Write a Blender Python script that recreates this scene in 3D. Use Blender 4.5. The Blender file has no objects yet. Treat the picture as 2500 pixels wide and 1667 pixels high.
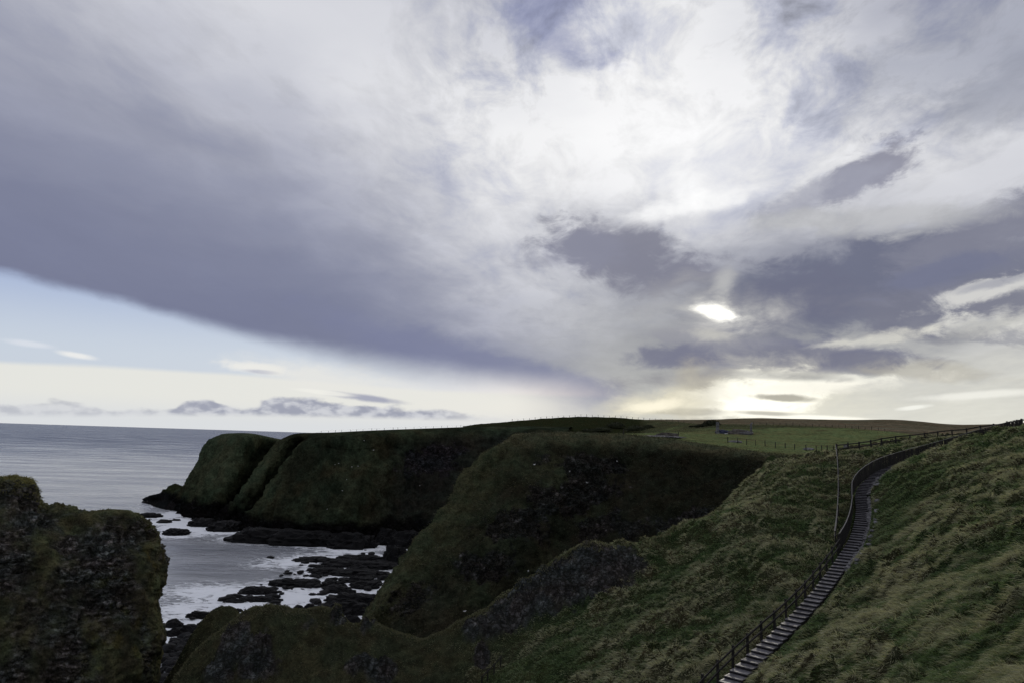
import bpy, math, random
import numpy as np
from mathutils import Vector, Matrix

random.seed(7)
RNG = np.random.default_rng(11)
scene = bpy.context.scene
COL = scene.collection

# ------------------------------------------------------------------ camera
CAM_H = 40.0
W0, H0 = 2500.0, 1667.0
FPX = 1667.0
PITCH = math.atan(236.5 / FPX)
ROLL = math.atan(0.0312)
cam_data = bpy.data.cameras.new("camera")
cam = bpy.data.objects.new("camera", cam_data)
COL.objects.link(cam)
cam_data.sensor_width = 36.0
cam_data.lens = 36.0 * FPX / W0
cam_data.clip_start = 0.1
cam_data.clip_end = 400000.0
CAM_ROT = (Matrix.Rotation(math.radians(90) + PITCH, 4, 'X') @ Matrix.Rotation(ROLL, 4, 'Z'))
cam.matrix_world = Matrix.Translation((0, 0, CAM_H)) @ CAM_ROT
scene.camera = cam
_R = np.array(CAM_ROT.to_3x3())


def ray(px, py):
    """direction through a place in the photograph (2500 x 1667)"""
    v = np.array([(px - W0 / 2) / FPX, -(py - H0 / 2) / FPX, -1.0])
    v = _R @ v
    return v / np.linalg.norm(v)


def P(px, py, d):
    """the point at forward distance d (world Y) seen at px, py"""
    v = ray(px, py)
    k = d / v[1]
    return np.array([v[0] * k, d, CAM_H + v[2] * k])


def PZ(px, py, z):
    """the point at height z seen at px, py"""
    v = ray(px, py)
    k = (z - CAM_H) / v[2]
    return np.array([v[0] * k, v[1] * k, z])


def azel(px, py):
    v = ray(px, py)
    return math.degrees(math.atan2(v[0], v[1])), math.degrees(math.asin(v[2]))


# ------------------------------------------------------------------ render settings
scene.render.engine = 'CYCLES'
scene.cycles.use_denoising = True
scene.cycles.use_adaptive_sampling = True
scene.cycles.adaptive_threshold = 0.015
scene.cycles.adaptive_min_samples = 16
scene.cycles.max_bounces = 6
scene.cycles.diffuse_bounces = 3
scene.cycles.sample_clamp_indirect = 4.0
scene.view_settings.view_transform = 'Standard'
scene.view_settings.look = 'None'
scene.view_settings.gamma = 1.0
scene.view_settings.use_curve_mapping = False
scene.view_settings.exposure = 0.0


def s2l(c):
    c = np.asarray(c, float) / 255.0
    return np.where(c <= 0.04045, c / 12.92, ((c + 0.055) / 1.055) ** 2.4)


# ------------------------------------------------------------------ node helper
class NT:
    def __init__(self, tree):
        self.t = tree
        tree.nodes.clear()

    def n(self, kind, **kw):
        nd = self.t.nodes.new(kind)
        for k, v in kw.items():
            setattr(nd, k, v)
        return nd

    def put(self, sock, val):
        if val is None:
            return
        if hasattr(val, 'is_output'):
            self.t.links.new(val, sock)
        else:
            sock.default_value = val

    def m(self, op, a, b=None, c=None, clamp=False):
        nd = self.n('ShaderNodeMath', operation=op)
        nd.use_clamp = clamp
        for i, v in enumerate((a, b, c)):
            if v is not None:
                self.put(nd.inputs[i], v)
        return nd.outputs[0]

    def v(self, op, a, b=None, scale=None):
        nd = self.n('ShaderNodeVectorMath', operation=op)
        self.put(nd.inputs[0], a)
        if b is not None:
            self.put(nd.inputs[1], b)
        if scale is not None:
            self.put(nd.inputs['Scale'], scale)
        return nd.outputs['Value'] if op in ('LENGTH', 'DISTANCE', 'DOT_PRODUCT') else nd.outputs[0]

    def xyz(self, x=0.0, y=0.0, z=0.0):
        nd = self.n('ShaderNodeCombineXYZ')
        for i, v in enumerate((x, y, z)):
            self.put(nd.inputs[i], v)
        return nd.outputs[0]

    def sep(self, v):
        nd = self.n('ShaderNodeSeparateXYZ')
        self.put(nd.inputs[0], v)
        return nd.outputs

    def noise(self, vec, scale, detail=4.0, rough=0.5, dist=0.0, dims='3D', lac=2.0):
        nd = self.n('ShaderNodeTexNoise')
        nd.noise_dimensions = dims
        self.put(nd.inputs['Vector'], vec)
        nd.inputs['Scale'].default_value = scale
        nd.inputs['Detail'].default_value = detail
        nd.inputs['Roughness'].default_value = rough
        nd.inputs['Lacunarity'].default_value = lac
        nd.inputs['Distortion'].default_value = dist
        return nd

    def ss(self, x, lo, hi, a=0.0, b=1.0, kind='SMOOTHSTEP'):
        nd = self.n('ShaderNodeMapRange', interpolation_type=kind)
        for i, v in enumerate((x, lo, hi, a, b)):
            self.put(nd.inputs[i], v)
        return nd.outputs[0]

    def mix(self, f, a, b, blend='MIX'):
        nd = self.n('ShaderNodeMix', data_type='RGBA', blend_type=blend)
        nd.clamp_factor = True
        self.put(nd.inputs[0], f)
        for i, v in ((6, a), (7, b)):
            if not hasattr(v, 'is_output'):
                v = (float(v[0]), float(v[1]), float(v[2]), 1.0)
            self.put(nd.inputs[i], v)
        return nd.outputs[2]

    def curve(self, x, pts, lo, hi):
        """a smooth function of x through pts (in x units), values in their own units"""
        ys = [p[1] for p in pts]
        y0, y1 = min(ys) - 1, max(ys) + 1
        nd = self.n('ShaderNodeFloatCurve')
        self.put(nd.inputs['Value'], self.ss(x, lo, hi, kind='LINEAR'))
        cv = nd.mapping.curves[0]
        pp = [((p[0] - lo) / (hi - lo), (p[1] - y0) / (y1 - y0)) for p in pts]
        pp = [(0.0, pp[0][1])] + pp + [(1.0, pp[-1][1])]
        cv.points[0].location = pp[0]
        cv.points[1].location = pp[-1]
        for q in pp[1:-1]:
            cv.points.new(*q)
        nd.mapping.update()
        return self.m('MULTIPLY_ADD', nd.outputs[0], y1 - y0, y0)


# ------------------------------------------------------------------ sky
SUN_AZ, SUN_EL = azel(1750, 768)
world = bpy.data.worlds.new("World")
scene.world = world
world.use_nodes = True
world.cycles.sampling_method = 'MANUAL'
world.cycles.sample_map_resolution = 512


def build_sky():
    N = NT(world.node_tree)
    out = N.n('ShaderNodeOutputWorld')
    bg = N.n('ShaderNodeBackground')
    N.t.links.new(bg.outputs[0], out.inputs[0])
    tc = N.n('ShaderNodeTexCoord')
    d = tc.outputs['Generated']
    x, y, z = N.sep(d)
    az0 = N.m('MULTIPLY', N.m('ARCTAN2', x, y), 180 / math.pi)
    el0 = N.m('MULTIPLY', N.m('ARCSINE', z), 180 / math.pi)
    # plane of the cloud sheet, turned so that its bands run away from us
    band = math.radians(8.0)
    zz = N.m('MAXIMUM', N.m('ADD', z, 0.10), 0.03)
    qx = N.m('DIVIDE', x, zz)
    qy = N.m('DIVIDE', y, zz)
    ca, sa = math.cos(band), math.sin(band)
    ux = N.m('SUBTRACT', N.m('MULTIPLY', qx, ca), N.m('MULTIPLY', qy, sa))
    uy = N.m('ADD', N.m('MULTIPLY', qx, sa), N.m('MULTIPLY', qy, ca))
    plane = N.xyz(ux, N.m('MULTIPLY', uy, 0.33), 0.0)
    plane_iso = N.xyz(ux, N.m('MULTIPLY', uy, 0.6), 3.0)
    streak = N.noise(plane, 2.3, 7, 0.56, 0.5).outputs[0]
    fine = N.noise(plane_iso, 6.5, 7, 0.62, 0.35).outputs[0]
    # horizon-flattened direction for billows
    flat = N.xyz(N.m('MULTIPLY', az0, 0.05), N.m('MULTIPLY', el0, 0.11), 0.0)
    wn = N.noise(flat, 3.2, 7, 0.58, 0.3)
    wv = N.v('SUBTRACT', wn.outputs[1], (0.5, 0.5, 0.5))
    wx, wy, wz = N.sep(wv)
    wn2 = N.noise(N.v('ADD', flat, (7.3, 2.1, 0)), 0.9, 3, 0.5).outputs[1]
    w2x, w2y, _ = N.sep(N.v('SUBTRACT', wn2, (0.5, 0.5, 0.5)))
    wamp = N.ss(el0, 0.0, 9.0, 0.35, 1.0)
    az = N.m('ADD', az0, N.m('MULTIPLY', N.m('MULTIPLY_ADD', wx, 8.0, N.m('MULTIPLY', w2x, 2.5)), wamp))
    el = N.m('ADD', el0, N.m('MULTIPLY', N.m('MULTIPLY_ADD', wy, 3.6, N.m('MULTIPLY', w2y, 1.0)), wamp))
    hv = N.xyz(N.m('MULTIPLY', az0, 0.6), el0, 2.0)
    rag = N.m('SUBTRACT', N.noise(hv, 0.5, 6, 0.66, 0.5).outputs[0], 0.5)

    # --- broad tones of the cloud sheet: scattered tones -> rows of ramps over azimuth
    S = SKY_TONES
    pts = np.array([azel(a, b) for a, b, *_ in S])
    val = np.array([s2l(c) for *_, c in S])
    sig = 2.3
    AZ0, AZ1 = -46.0, 46.0
    els = [0, 1.5, 3, 4.5, 6, 8, 10, 12.5, 15, 18, 21, 24.5, 28, 32, 38, 50]
    nst = 32
    col = None
    fac = N.ss(az, AZ0, AZ1, kind='LINEAR')
    for i, e in enumerate(els):
        rp = N.n('ShaderNodeValToRGB')
        N.put(rp.inputs[0], fac)
        cr = rp.color_ramp
        cr.interpolation = 'B_SPLINE'
        while len(cr.elements) < nst:
            cr.elements.new(0.5)
        for k in range(nst):
            a = AZ0 + (AZ1 - AZ0) * k / (nst - 1)
            dd = ((pts[:, 0] - a) * math.cos(math.radians(e)) / 1.15) ** 2 + (pts[:, 1] - e) ** 2
            wgt = np.exp(-dd / (2 * sig * sig)) + 1e-3 / (1 + dd) ** 1.5
            c = (wgt[:, None] * val).sum(0) / wgt.sum()
            cr.elements[k].position = k / (nst - 1)
            cr.elements[k].color = (*c, 1)
        if col is None:
            col = rp.outputs[0]
        else:
            t = N.ss(el, els[i - 1], e)
            col = N.mix(t, col, rp.outputs[0])

    def blob(col, px, py, rx, ry, rot, color, s=1.0, soft=0.5, rough=0.6, src=None):
        """one cloud or gap: an oval with a ragged edge; rot in degrees, anticlockwise"""
        a0, e0 = azel(px, py)
        k = 0.0344 * 0.9
        th = math.radians(rot)
        aa = N.m('MULTIPLY', N.m('SUBTRACT', az0, a0), math.cos(math.radians(e0)))
        ee = N.m('SUBTRACT', el0, e0)
        u = N.m('MULTIPLY_ADD', aa, math.cos(th) / (rx * k), N.m('MULTIPLY', ee, math.sin(th) / (rx * k)))
        v = N.m('MULTIPLY_ADD', aa, -math.sin(th) / (ry * k), N.m('MULTIPLY', ee, math.cos(th) / (ry * k)))
        r = N.v('LENGTH', N.xyz(u, v, 0.0))
        r = N.m('MULTIPLY_ADD', src if src is not None else wy, rough * 2.4, r)
        r = N.m('MULTIPLY_ADD', rag, rough * 1.7, r)
        f = N.ss(r, 1 - soft, 1 + soft, s, 0.0)
        return N.mix(f, col, tuple(color) if hasattr(color, '__len__') else color)

    for b in SKY_BLOBS:
        px, py, rx, ry, rot, c, s, soft, rough = b
        col = blob(col, px, py, rx, ry, rot, s2l(c), s, soft, rough, (wy, wx, wz)[int(px) % 3])

    # --- texture of the sheet: streaks that run with the bands, mottling where it is thin
    lum = N.v('DOT_PRODUCT', col, (0.33, 0.34, 0.33))
    amp = N.m('MULTIPLY', N.m('MULTIPLY', N.ss(lum, 0.26, 0.52, 0.08, 0.70), N.ss(lum, 0.75, 0.95, 1.0, 0.55)), N.ss(el0, 2.0, 14.0, 0.25, 1.0))
    st = N.m('MULTIPLY', N.m('SUBTRACT', streak, 0.5), amp)
    mott_zone = N.m('MULTIPLY', N.ss(el0, 17.0, 30.0), N.ss(az0, -14.0, -2.0))
    fn = N.m('MULTIPLY', N.m('SUBTRACT', fine, 0.52), N.m('MULTIPLY', amp, N.m('MULTIPLY_ADD', mott_zone, 1.3, 0.5)))
    gain = N.m('ADD', N.m('ADD', 1.0, N.m('MULTIPLY', st, 1.3)), N.m('MULTIPLY', fn, 1.5))
    gain = N.m('MINIMUM', gain, 1.06)
    tint = N.mix(N.ss(gain, 0.70, 1.0), (0.92, 0.95, 1.08), (1.0, 1.0, 1.0))
    col = N.v('MULTIPLY', N.v('SCALE', col, scale=gain), tint)

    # --- clear air under the edge of the bank, seen over the sea
    sky = N.n('ShaderNodeTexSky', sky_type='NISHITA')
    sky.sun_disc = False
    sky.sun_elevation = math.radians(SUN_EL)
    sky.sun_rotation = math.radians(SUN_AZ)
    sky.altitude = 40
    sky.air_density = 1.0
    sky.dust_density = 1.2
    nish = N.v('SCALE', sky.outputs[0], scale=0.08)
    air = N.mix(N.ss(el0, 5.0, 13.0), s2l((206, 216, 232)), s2l((160, 178, 220)))
    clear = N.mix(0.16, air, nish)
    e1 = [azel(*p) for p in ((-200, 612), (0, 655), (150, 697), (300, 737), (450, 780), (600, 818), (760, 858), (900, 886),
                             (1050, 912), (1200, 932), (1330, 946), (1450, 950), (1600, 952))]
    edge = N.curve(az0, e1, AZ0, AZ1)
    under = N.m('SUBTRACT', N.m('MULTIPLY_ADD', w2y, 1.6, N.m('MULTIPLY_ADD', wy, 1.1, N.m('MULTIPLY_ADD', rag, 0.25, edge))), el0)
    soft = N.ss(az0, azel(200, 700)[0], azel(1150, 930)[0], 0.55, 1.9)
    mclear = N.ss(N.m('DIVIDE', under, soft), -0.9, 0.9)
    mclear = N.m('MULTIPLY', mclear, N.ss(az0, azel(1230, 940)[0], azel(1560, 980)[0], 1.0, 0.0))
    e2 = [azel(*p) for p in ((-100, 872), (0, 880), (300, 893), (600, 913), (960, 942), (1200, 955))]
    veil = N.m('SUBTRACT', N.m('MULTIPLY_ADD', wy, 0.35, N.curve(az0, e2, AZ0, AZ1)), el0)
    clear = N.mix(N.ss(veil, -0.12, 0.35, 0.0, 0.85), clear, s2l((233, 232, 224)))
    clear = N.mix(N.ss(el0, 2.6, 0.3, 0.0, 0.7), clear, s2l((214, 218, 224)))
    for b in SKY_SMALL:
        px, py, rx, ry, rot, c, s, so, rough = b
        clear = blob(clear, px, py, rx, ry, rot, s2l(c), s, so, rough, wx)
    col = N.mix(mclear, col, clear)

    # --- row of small cumulus above the sea horizon
    cz = N.xyz(N.m('MULTIPLY', az0, 0.55), N.m('MULTIPLY', el0, 1.1), 0.0)
    bil = N.noise(cz, 0.8, 4, 0.5, 0.0).outputs[0]
    bil2 = N.noise(N.v('ADD', cz, (3.1, 7.7, 0)), 1.3, 3, 0.5, 0.1).outputs[0]
    tops = [azel(*p) for p in ((0, 984), (180, 982), (300, 1000), (420, 994), (500, 976), (560, 992), (630, 984), (700, 967), (770, 968),
                               (830, 984), (930, 990), (1010, 996), (1100, 1004), (1250, 1014))]
    bases = [azel(*p) for p in ((0, 1014), (400, 1014), (800, 1018), (1250, 1030))]
    top = N.curve(az0, tops, AZ0, AZ1)
    base = N.curve(az0, bases, AZ0, AZ1)
    mtop = N.ss(N.m('ADD', N.m('SUBTRACT', top, el0), N.m('MULTIPLY', N.m('SUBTRACT', bil, 0.5), 1.5)), -0.12, 0.30)
    mbase = N.ss(N.m('SUBTRACT', el0, base), -0.15, 0.35)
    mc = N.m('MULTIPLY', N.m('MULTIPLY', mtop, mbase), N.ss(az0, azel(1000, 1000)[0], azel(1290, 1010)[0], 0.9, 0.0))
    mc = N.m('MULTIPLY', mc, N.ss(az0, azel(150, 1000)[0], azel(520, 1000)[0], 0.55, 1.0))
    cc = N.mix(N.ss(bil2, 0.36, 0.66), s2l((150, 154, 172)), s2l((204, 206, 213)))
    col = N.mix(mc, col, cc)
    # the sun's own gap and the burning horizon under it
    for b in SKY_LIGHTS:
        px, py, rx, ry, rot, c, s, so, rough = b
        col = blob(col, px, py, rx, ry, rot, np.asarray(c), s, so, rough, wy)
    # below the horizon only the water and land exist; a dim return for stray rays
    col = N.mix(N.ss(el0, -0.6, -0.1), (0.05, 0.06, 0.07), col)
    N.t.links.new(col, bg.inputs[0])
    bg.inputs[1].default_value = 1.0


def G(v, warm=0.0, cool=None):
    """cloud tone of a given grey: slate blue when dark, neutral when bright"""
    t = min(max((v - 110) / 130.0, 0), 1)
    c = np.array([v - 6 * (1 - t), v - 0.5 * (1 - t), v + 27 * (1 - t) ** 1.1 + 1])
    return np.clip(c + np.array([3, 1, -14]) * warm, 0, 275)


_rows = {
    -60: [(0, 180), (312, 202), (625, 214), (937, 196), (1250, 172), (1562, 226), (1875, 210), (2187, 172), (2500, 182)],
    100: [(0, 168), (312, 188), (625, 206), (937, 214), (1250, 206), (1562, 234), (1875, 222), (2187, 178), (2500, 174)],
    200: [(0, 158), (312, 176), (625, 196), (937, 220), (1250, 226), (1562, 242), (1875, 236), (2187, 206), (2450, 160)],
    300: [(0, 146), (312, 158), (625, 176), (937, 216), (1250, 236), (1562, 240), (1875, 242), (2187, 228), (2500, 200)],
    400: [(0, 134), (312, 144), (625, 161), (830, 180), (950, 212), (1250, 240), (1562, 249), (1750, 252), (1950, 238), (2300, 234), (2500, 234)],
    500: [(0, 126), (312, 134), (625, 147), (850, 163), (1030, 200), (1200, 230), (1400, 240), (1650, 252), (1800, 240), (1950, 216), (2250, 216), (2450, 180)],
    600: [(0, 126), (312, 130), (625, 140), (937, 156), (1120, 206), (1280, 208), (1420, 166), (1562, 138), (1700, 196), (1900, 132), (2187, 118), (2500, 138)],
    700: [(250, 125), (625, 126), (900, 136), (1080, 168), (1220, 208), (1400, 204), (1560, 168), (1700, 138), (1900, 113), (2187, 115), (2420, 150)],
    780: [(500, 124), (780, 126), (1000, 132), (1180, 168), (1330, 202), (1500, 192), (1650, 148), (1900, 120), (2187, 132), (2500, 190)],
    870: [(800, 127), (1050, 126), (1250, 134), (1400, 156), (1550, 160), (1700, 124), (1900, 122), (2150, 190), (2500, 208)],
    940: [(1150, 130), (1300, 138), (1450, 166), (1580, 190), (1720, 178), (1900, 226), (2187, 212), (2500, 212)],
    1000: [(1150, 176), (1350, 188), (1500, 200), (1650, 214), (1850, 240), (2100, 222), (2400, 226)],
}
SKY_TONES = []
for _py, _r in _rows.items():
    for _px, _v in _r:
        warm = 0.0
        if _px > 1200 and _py > 650:
            warm = min(1.0, (_py - 650) / 260.0) * min(1.0, (_px - 1200) / 350.0) * (0.45 if _v < 140 else 1.0)
        cg = G(_v, warm)
        if _px > 1300:
            cg = cg + np.array([2.0, 1.0, -6.0]) * max(0.0, min(1.0, (190 - _v) / 60.0))
        SKY_TONES.append((_px, _py, cg))

#            px    py    rx   ry  rot  colour            str  soft rough
SKY_BLOBS = [
    (1330, 40, 150, 60, -30, (150, 156, 190), .55, 0.56, 1.08),
    (2350, 120, 260, 90, 10, (160, 164, 178), .6, 0.64, 0.94),
    (2480, 220, 170, 70, 10, (148, 152, 166), .6, 0.64, 0.94),
    (1560, 640, 200, 85, -12, (124, 125, 142), .85, 0.44, 1.22),
    (1400, 620, 110, 45, 10, (138, 140, 158), .6, 0.56, 1.22),
    (2120, 690, 360, 105, 10, (110, 114, 134), .95, 0.32, 0.74),
    (1900, 730, 150, 80, 0, (111, 114, 134), .9, 0.40, 1.08),
    (2330, 760, 260, 70, -4, (120, 122, 138), .85, 0.40, 0.94),
    (2420, 580, 200, 62, 24, (130, 132, 148), .9, 0.40, 1.08),
    (2120, 420, 120, 42, 30, (138, 139, 156), .9, 0.40, 1.22),
    (2010, 465, 130, 26, 16, (158, 160, 175), .7, 0.48, 1.08),
    (2120, 535, 230, 32, -4, (186, 187, 190), .8, 0.48, 1.08),
    (1700, 500, 150, 26, 10, (255, 255, 255), .8, 0.64, 0.94),
    (2380, 716, 95, 14, 15, (190, 190, 190), .6, 0.80, 2.97),
    (2440, 700, 80, 12, 14, (216, 215, 211), .7, 0.80, 3.24),
    (2440, 690, 50, 7, 10, (150, 152, 164), .7, 0.72, 1.62),
    (2480, 785, 70, 22, 6, (226, 225, 218), .85, 0.80, 2.70),
    (2400, 800, 60, 16, 20, (180, 180, 178), .6, 0.80, 2.43),
    (1870, 870, 300, 42, -2, (121, 123, 143), .95, 0.32, 0.74),
    (2090, 880, 130, 26, -6, (131, 132, 145), .85, 0.40, 0.94),
    (1740, 805, 130, 30, 6, (140, 141, 154), .8, 0.48, 1.22),
    (1690, 950, 60, 62, 24, (178, 172, 158), .8, 0.48, 1.22),
    (1720, 925, 190, 26, 4, (146, 145, 150), .75, 0.48, 1.08),
    (2260, 905, 150, 22, -8, (184, 180, 168), .6, 0.48, 1.08),
    (2070, 840, 120, 16, 8, (222, 220, 210), .8, 0.48, 1.22),
    (1640, 1002, 120, 9, 0, (172, 168, 156), .75, 0.40, 0.81),
    (1690, 868, 200, 30, 4, (122, 124, 142), .85, 0.40, 0.94),
    (2010, 874, 190, 30, -4, (119, 121, 139), .9, 0.36, 0.94),
    (1120, 880, 330, 52, -15, (123, 128, 157), .75, 0.56, 0.68),
    (1330, 925, 170, 34, -10, (134, 138, 162), .75, 0.64, 0.81),
    (2300, 665, 120, 26, 12, (112, 117, 142), .7, 0.48, 1.22),
]
SKY_SMALL = [
    (185, 866, 38, 7, -6, (238, 238, 236), .9, .5, .5),
    (75, 840, 40, 6, -4, (222, 226, 234), .7, .7, .6),
    (640, 900, 80, 16, -3, (238, 237, 232), .95, .4, .8),
    (640, 907, 42, 6, -2, (176, 180, 198), .85, .5, .6),
    (800, 925, 190, 34, -6, (232, 231, 226), .8, .6, .8),
    (905, 972, 85, 9, -5, (160, 163, 182), .9, .5, .6),
    (800, 958, 70, 5, -4, (240, 239, 232), .8, .5, .6),
]
SKY_LIGHTS = [
    (1752, 768, 130, 62, -12, (0.60, 0.59, 0.55), .55, 1.0, 1.0),
    (1752, 768, 70, 32, -14, (0.80, 0.79, 0.74), .75, 1.0, 1.2),
    (1742, 761, 44, 19, -14, (1.7, 1.66, 1.5), 1.0, .8, 1.0),
    (1766, 772, 36, 13, -10, (1.9, 1.86, 1.7), 1.0, .8, 1.0),
    (1770, 690, 22, 34, -20, (.55, .55, .54), .7, .9, 1.3),
    (1742, 815, 50, 12, -8, (0.55, 0.54, 0.50), .7, 1.0, 1.4),
    (1850, 975, 190, 60, 4, (0.80, 0.77, 0.64), .8, 1.0, 1.0),
    (1845, 970, 125, 44, 6, (1.25, 1.22, 1.06), 1.0, .5, 1.3),
    (2060, 930, 130, 14, 4, (1.1, 1.08, .96), .9, .6, 1.4),
    (1706, 945, 44, 52, 20, (0.46, .43, .36), .6, 1.0, 1.5),
    (1650, 1004, 110, 8, 0, (0.42, .40, .34), .75, .6, 1.0),
    (1980, 945, 210, 15, 4, (0.98, .95, .84), .85, .8, 1.2),
    (1600, 988, 95, 28, 10, (0.80, 0.75, 0.58), .8, .9, 1.0),
    (1590, 992, 60, 14, 10, (1.05, 0.98, 0.78), .85, .7, 1.0),
    (1960, 1018, 150, 7, -2, (1.1, 1.08, .96), .9, .5, .5),
    (1906, 970, 66, 8, -3, (0.40, .38, .32), .9, .5, .8),
    (1870, 1008, 60, 5, -2, (0.45, .43, .37), .8, .6, .9),
    (1960, 920, 150, 8, -3, (0.34, .34, .34), .6, .8, 1.4),
    (2400, 962, 120, 8, 4, (.90, .89, .82), .8, .6, .6),
    (2230, 994, 30, 5, 8, (.95, .95, .88), .8, .5, .6),
]
build_sky()

# ------------------------------------------------------------------ sun behind thin cloud
sun_data = bpy.data.lights.new("sun", 'SUN')
sun = bpy.data.objects.new("sun", sun_data)
COL.objects.link(sun)
sun_data.energy = 1.0
sun_data.angle = math.radians(11)
sun_data.color = (1.0, 0.93, 0.80)
_sv = ray(1750, 768)
sun.rotation_euler = Vector(_sv).to_track_quat('Z', 'Y').to_euler()
sun.location = (60, 60, 120)

# ------------------------------------------------------------------ numpy noise
_perm = np.random.default_rng(3).permutation(256)
_perm = np.concatenate([_perm, _perm, _perm])
_grad = np.random.default_rng(5).normal(size=(256, 3))
_grad /= np.linalg.norm(_grad, axis=1)[:, None]


def perlin(p):
    p = np.asarray(p, float)
    i = np.floor(p).astype(np.int64)
    f = p - i
    i &= 255
    u = f * f * f * (f * (f * 6 - 15) + 10)
    res = 0
    for dx in (0, 1):
        wx = u[..., 0] if dx else 1 - u[..., 0]
        a = _perm[i[..., 0] + dx]
        for dy in (0, 1):
            wy = u[..., 1] if dy else 1 - u[..., 1]
            b = _perm[a + i[..., 1] + dy]
            for dz in (0, 1):
                wz = u[..., 2] if dz else 1 - u[..., 2]
                g = _grad[_perm[b + i[..., 2] + dz] & 255]
                dot = g[..., 0] * (f[..., 0] - dx) + g[..., 1] * (f[..., 1] - dy) + g[..., 2] * (f[..., 2] - dz)
                res = res + wx * wy * wz * dot
    return res * 1.6


def fbm(p, scale, octs=4, gain=0.5, seed=0.0, ridged=False):
    p = np.asarray(p, float) * scale + seed * 17.31
    a, s, tot = 1.0, 0, 0
    for o in range(octs):
        n = perlin(p)
        if ridged:
            n = 1 - 2 * np.abs(n)
        s = s + a * n
        tot += a
        a *= gain
        p = p * 2.03 + 5.7
    return s / tot


def worley(x, y, seed=0):
    """distance to the nearest of scattered centres (unit cells) and a random number of that centre"""
    ix, iy = np.floor(x).astype(np.int64), np.floor(y).astype(np.int64)
    best = np.full(x.shape, 9.0)
    rid = np.zeros(x.shape)
    for dx in (-1, 0, 1):
        for dy in (-1, 0, 1):
            cx, cy = ix + dx, iy + dy
            h = _perm[(_perm[(cx + seed) & 255] + cy) & 255]
            h2 = _perm[(h + 91) & 255]
            h3 = _perm[(h + 37) & 255]
            d = (cx + 0.1 + 0.8 * h / 255.0 - x) ** 2 + (cy + 0.1 + 0.8 * h2 / 255.0 - y) ** 2
            m = d < best
            best = np.where(m, d, best)
            rid = np.where(m, h3 / 255.0, rid)
    return np.sqrt(best), rid


def blocks(p, sc, seed=0):
    """fractured faces: cells of different depth, tilted bedding"""
    u = p[..., 0] * 0.9 + p[..., 1] * 0.5 + 0.35 * p[..., 2]
    v = p[..., 2] * 1.5 - 0.3 * p[..., 0] + 0.4 * p[..., 1]
    wx = fbm(p, sc * 0.8, 3, 0.55, seed + 1.0)
    wy = fbm(p, sc * 0.8, 3, 0.55, seed + 2.0)
    out = 0
    a = 1.0
    for k in range(3):
        f, r = worley(u * sc + wx * 0.7 + 31 * k, v * sc + wy * 0.7, seed + 13 * k)
        out = out + a * (r - 0.5 - 0.35 * f)
        sc *= 2.1
        a *= 0.5
    return out


def sstep(x, a, b):
    t = np.clip((x - a) / (b - a), 0, 1)
    return t * t * (3 - 2 * t)


def lerp(a, b, t):
    t = np.asarray(t)[..., None]
    return np.asarray(a) * (1 - t) + np.asarray(b) * t


# ------------------------------------------------------------------ mesh helpers
def link(name, me, mat=None, parent=None, **props):
    o = bpy.data.objects.new(name, me)
    COL.objects.link(o)
    if mat is not None and me is not None and not me.materials:
        me.materials.append(mat)
    if parent is not None:
        o.parent = parent
    for k, v in props.items():
        o[k] = v
    return o


def empty(name, loc, **props):
    o = bpy.data.objects.new(name, None)
    COL.objects.link(o)
    o.empty_display_size = 0.2
    o.location = loc
    for k, v in props.items():
        o[k] = v
    return o


def raw_mesh(name, verts, faces_flat, loop_total, color=None, smooth=True):
    """fast mesh from arrays; all faces of one size or a list of sizes"""
    me = bpy.data.meshes.new(name)
    verts = np.ascontiguousarray(verts, dtype=np.float32)
    faces_flat = np.ascontiguousarray(faces_flat, dtype=np.int32).ravel()
    if np.isscalar(loop_total):
        lt = np.full(len(faces_flat) // loop_total, loop_total, dtype=np.int32)
    else:
        lt = np.asarray(loop_total, dtype=np.int32)
    ls = np.concatenate([[0], np.cumsum(lt)[:-1]]).astype(np.int32)
    me.vertices.add(len(verts))
    me.vertices.foreach_set('co', verts.ravel())
    me.loops.add(len(faces_flat))
    me.loops.foreach_set('vertex_index', faces_flat)
    me.polygons.add(len(lt))
    me.polygons.foreach_set('loop_start', ls)
    me.polygons.foreach_set('loop_total', lt)
    me.polygons.foreach_set('use_smooth', np.full(len(lt), smooth, dtype=bool))
    me.update(calc_edges=True)
    if color is not None:
        at = me.attributes.new('tone', 'FLOAT_COLOR', 'POINT')
        c = np.zeros((len(verts), 4), dtype=np.float32)
        c[:, :color.shape[1]] = color
        at.data.foreach_set('color', c.ravel())
    return me


def grid_faces(nr, nc):
    i = np.arange(nr * nc).reshape(nr, nc)
    return np.stack([i[:-1, :-1], i[:-1, 1:], i[1:, 1:], i[1:, :-1]], -1).reshape(-1, 4)


def grid_mesh(name, pts, color=None, smooth=True, flip=False):
    nr, nc = pts.shape[:2]
    f = grid_faces(nr, nc)
    if flip:
        f = f[:, ::-1]
    return raw_mesh(name, pts.reshape(-1, 3), f, 4, None if color is None else color.reshape(nr * nc, -1), smooth)


def grid_normals(p):
    du = np.gradient(p, axis=1)
    dv = np.gradient(p, axis=0)
    n = np.cross(du, dv)
    n /= np.linalg.norm(n, axis=-1, keepdims=True) + 1e-9
    return n


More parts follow.
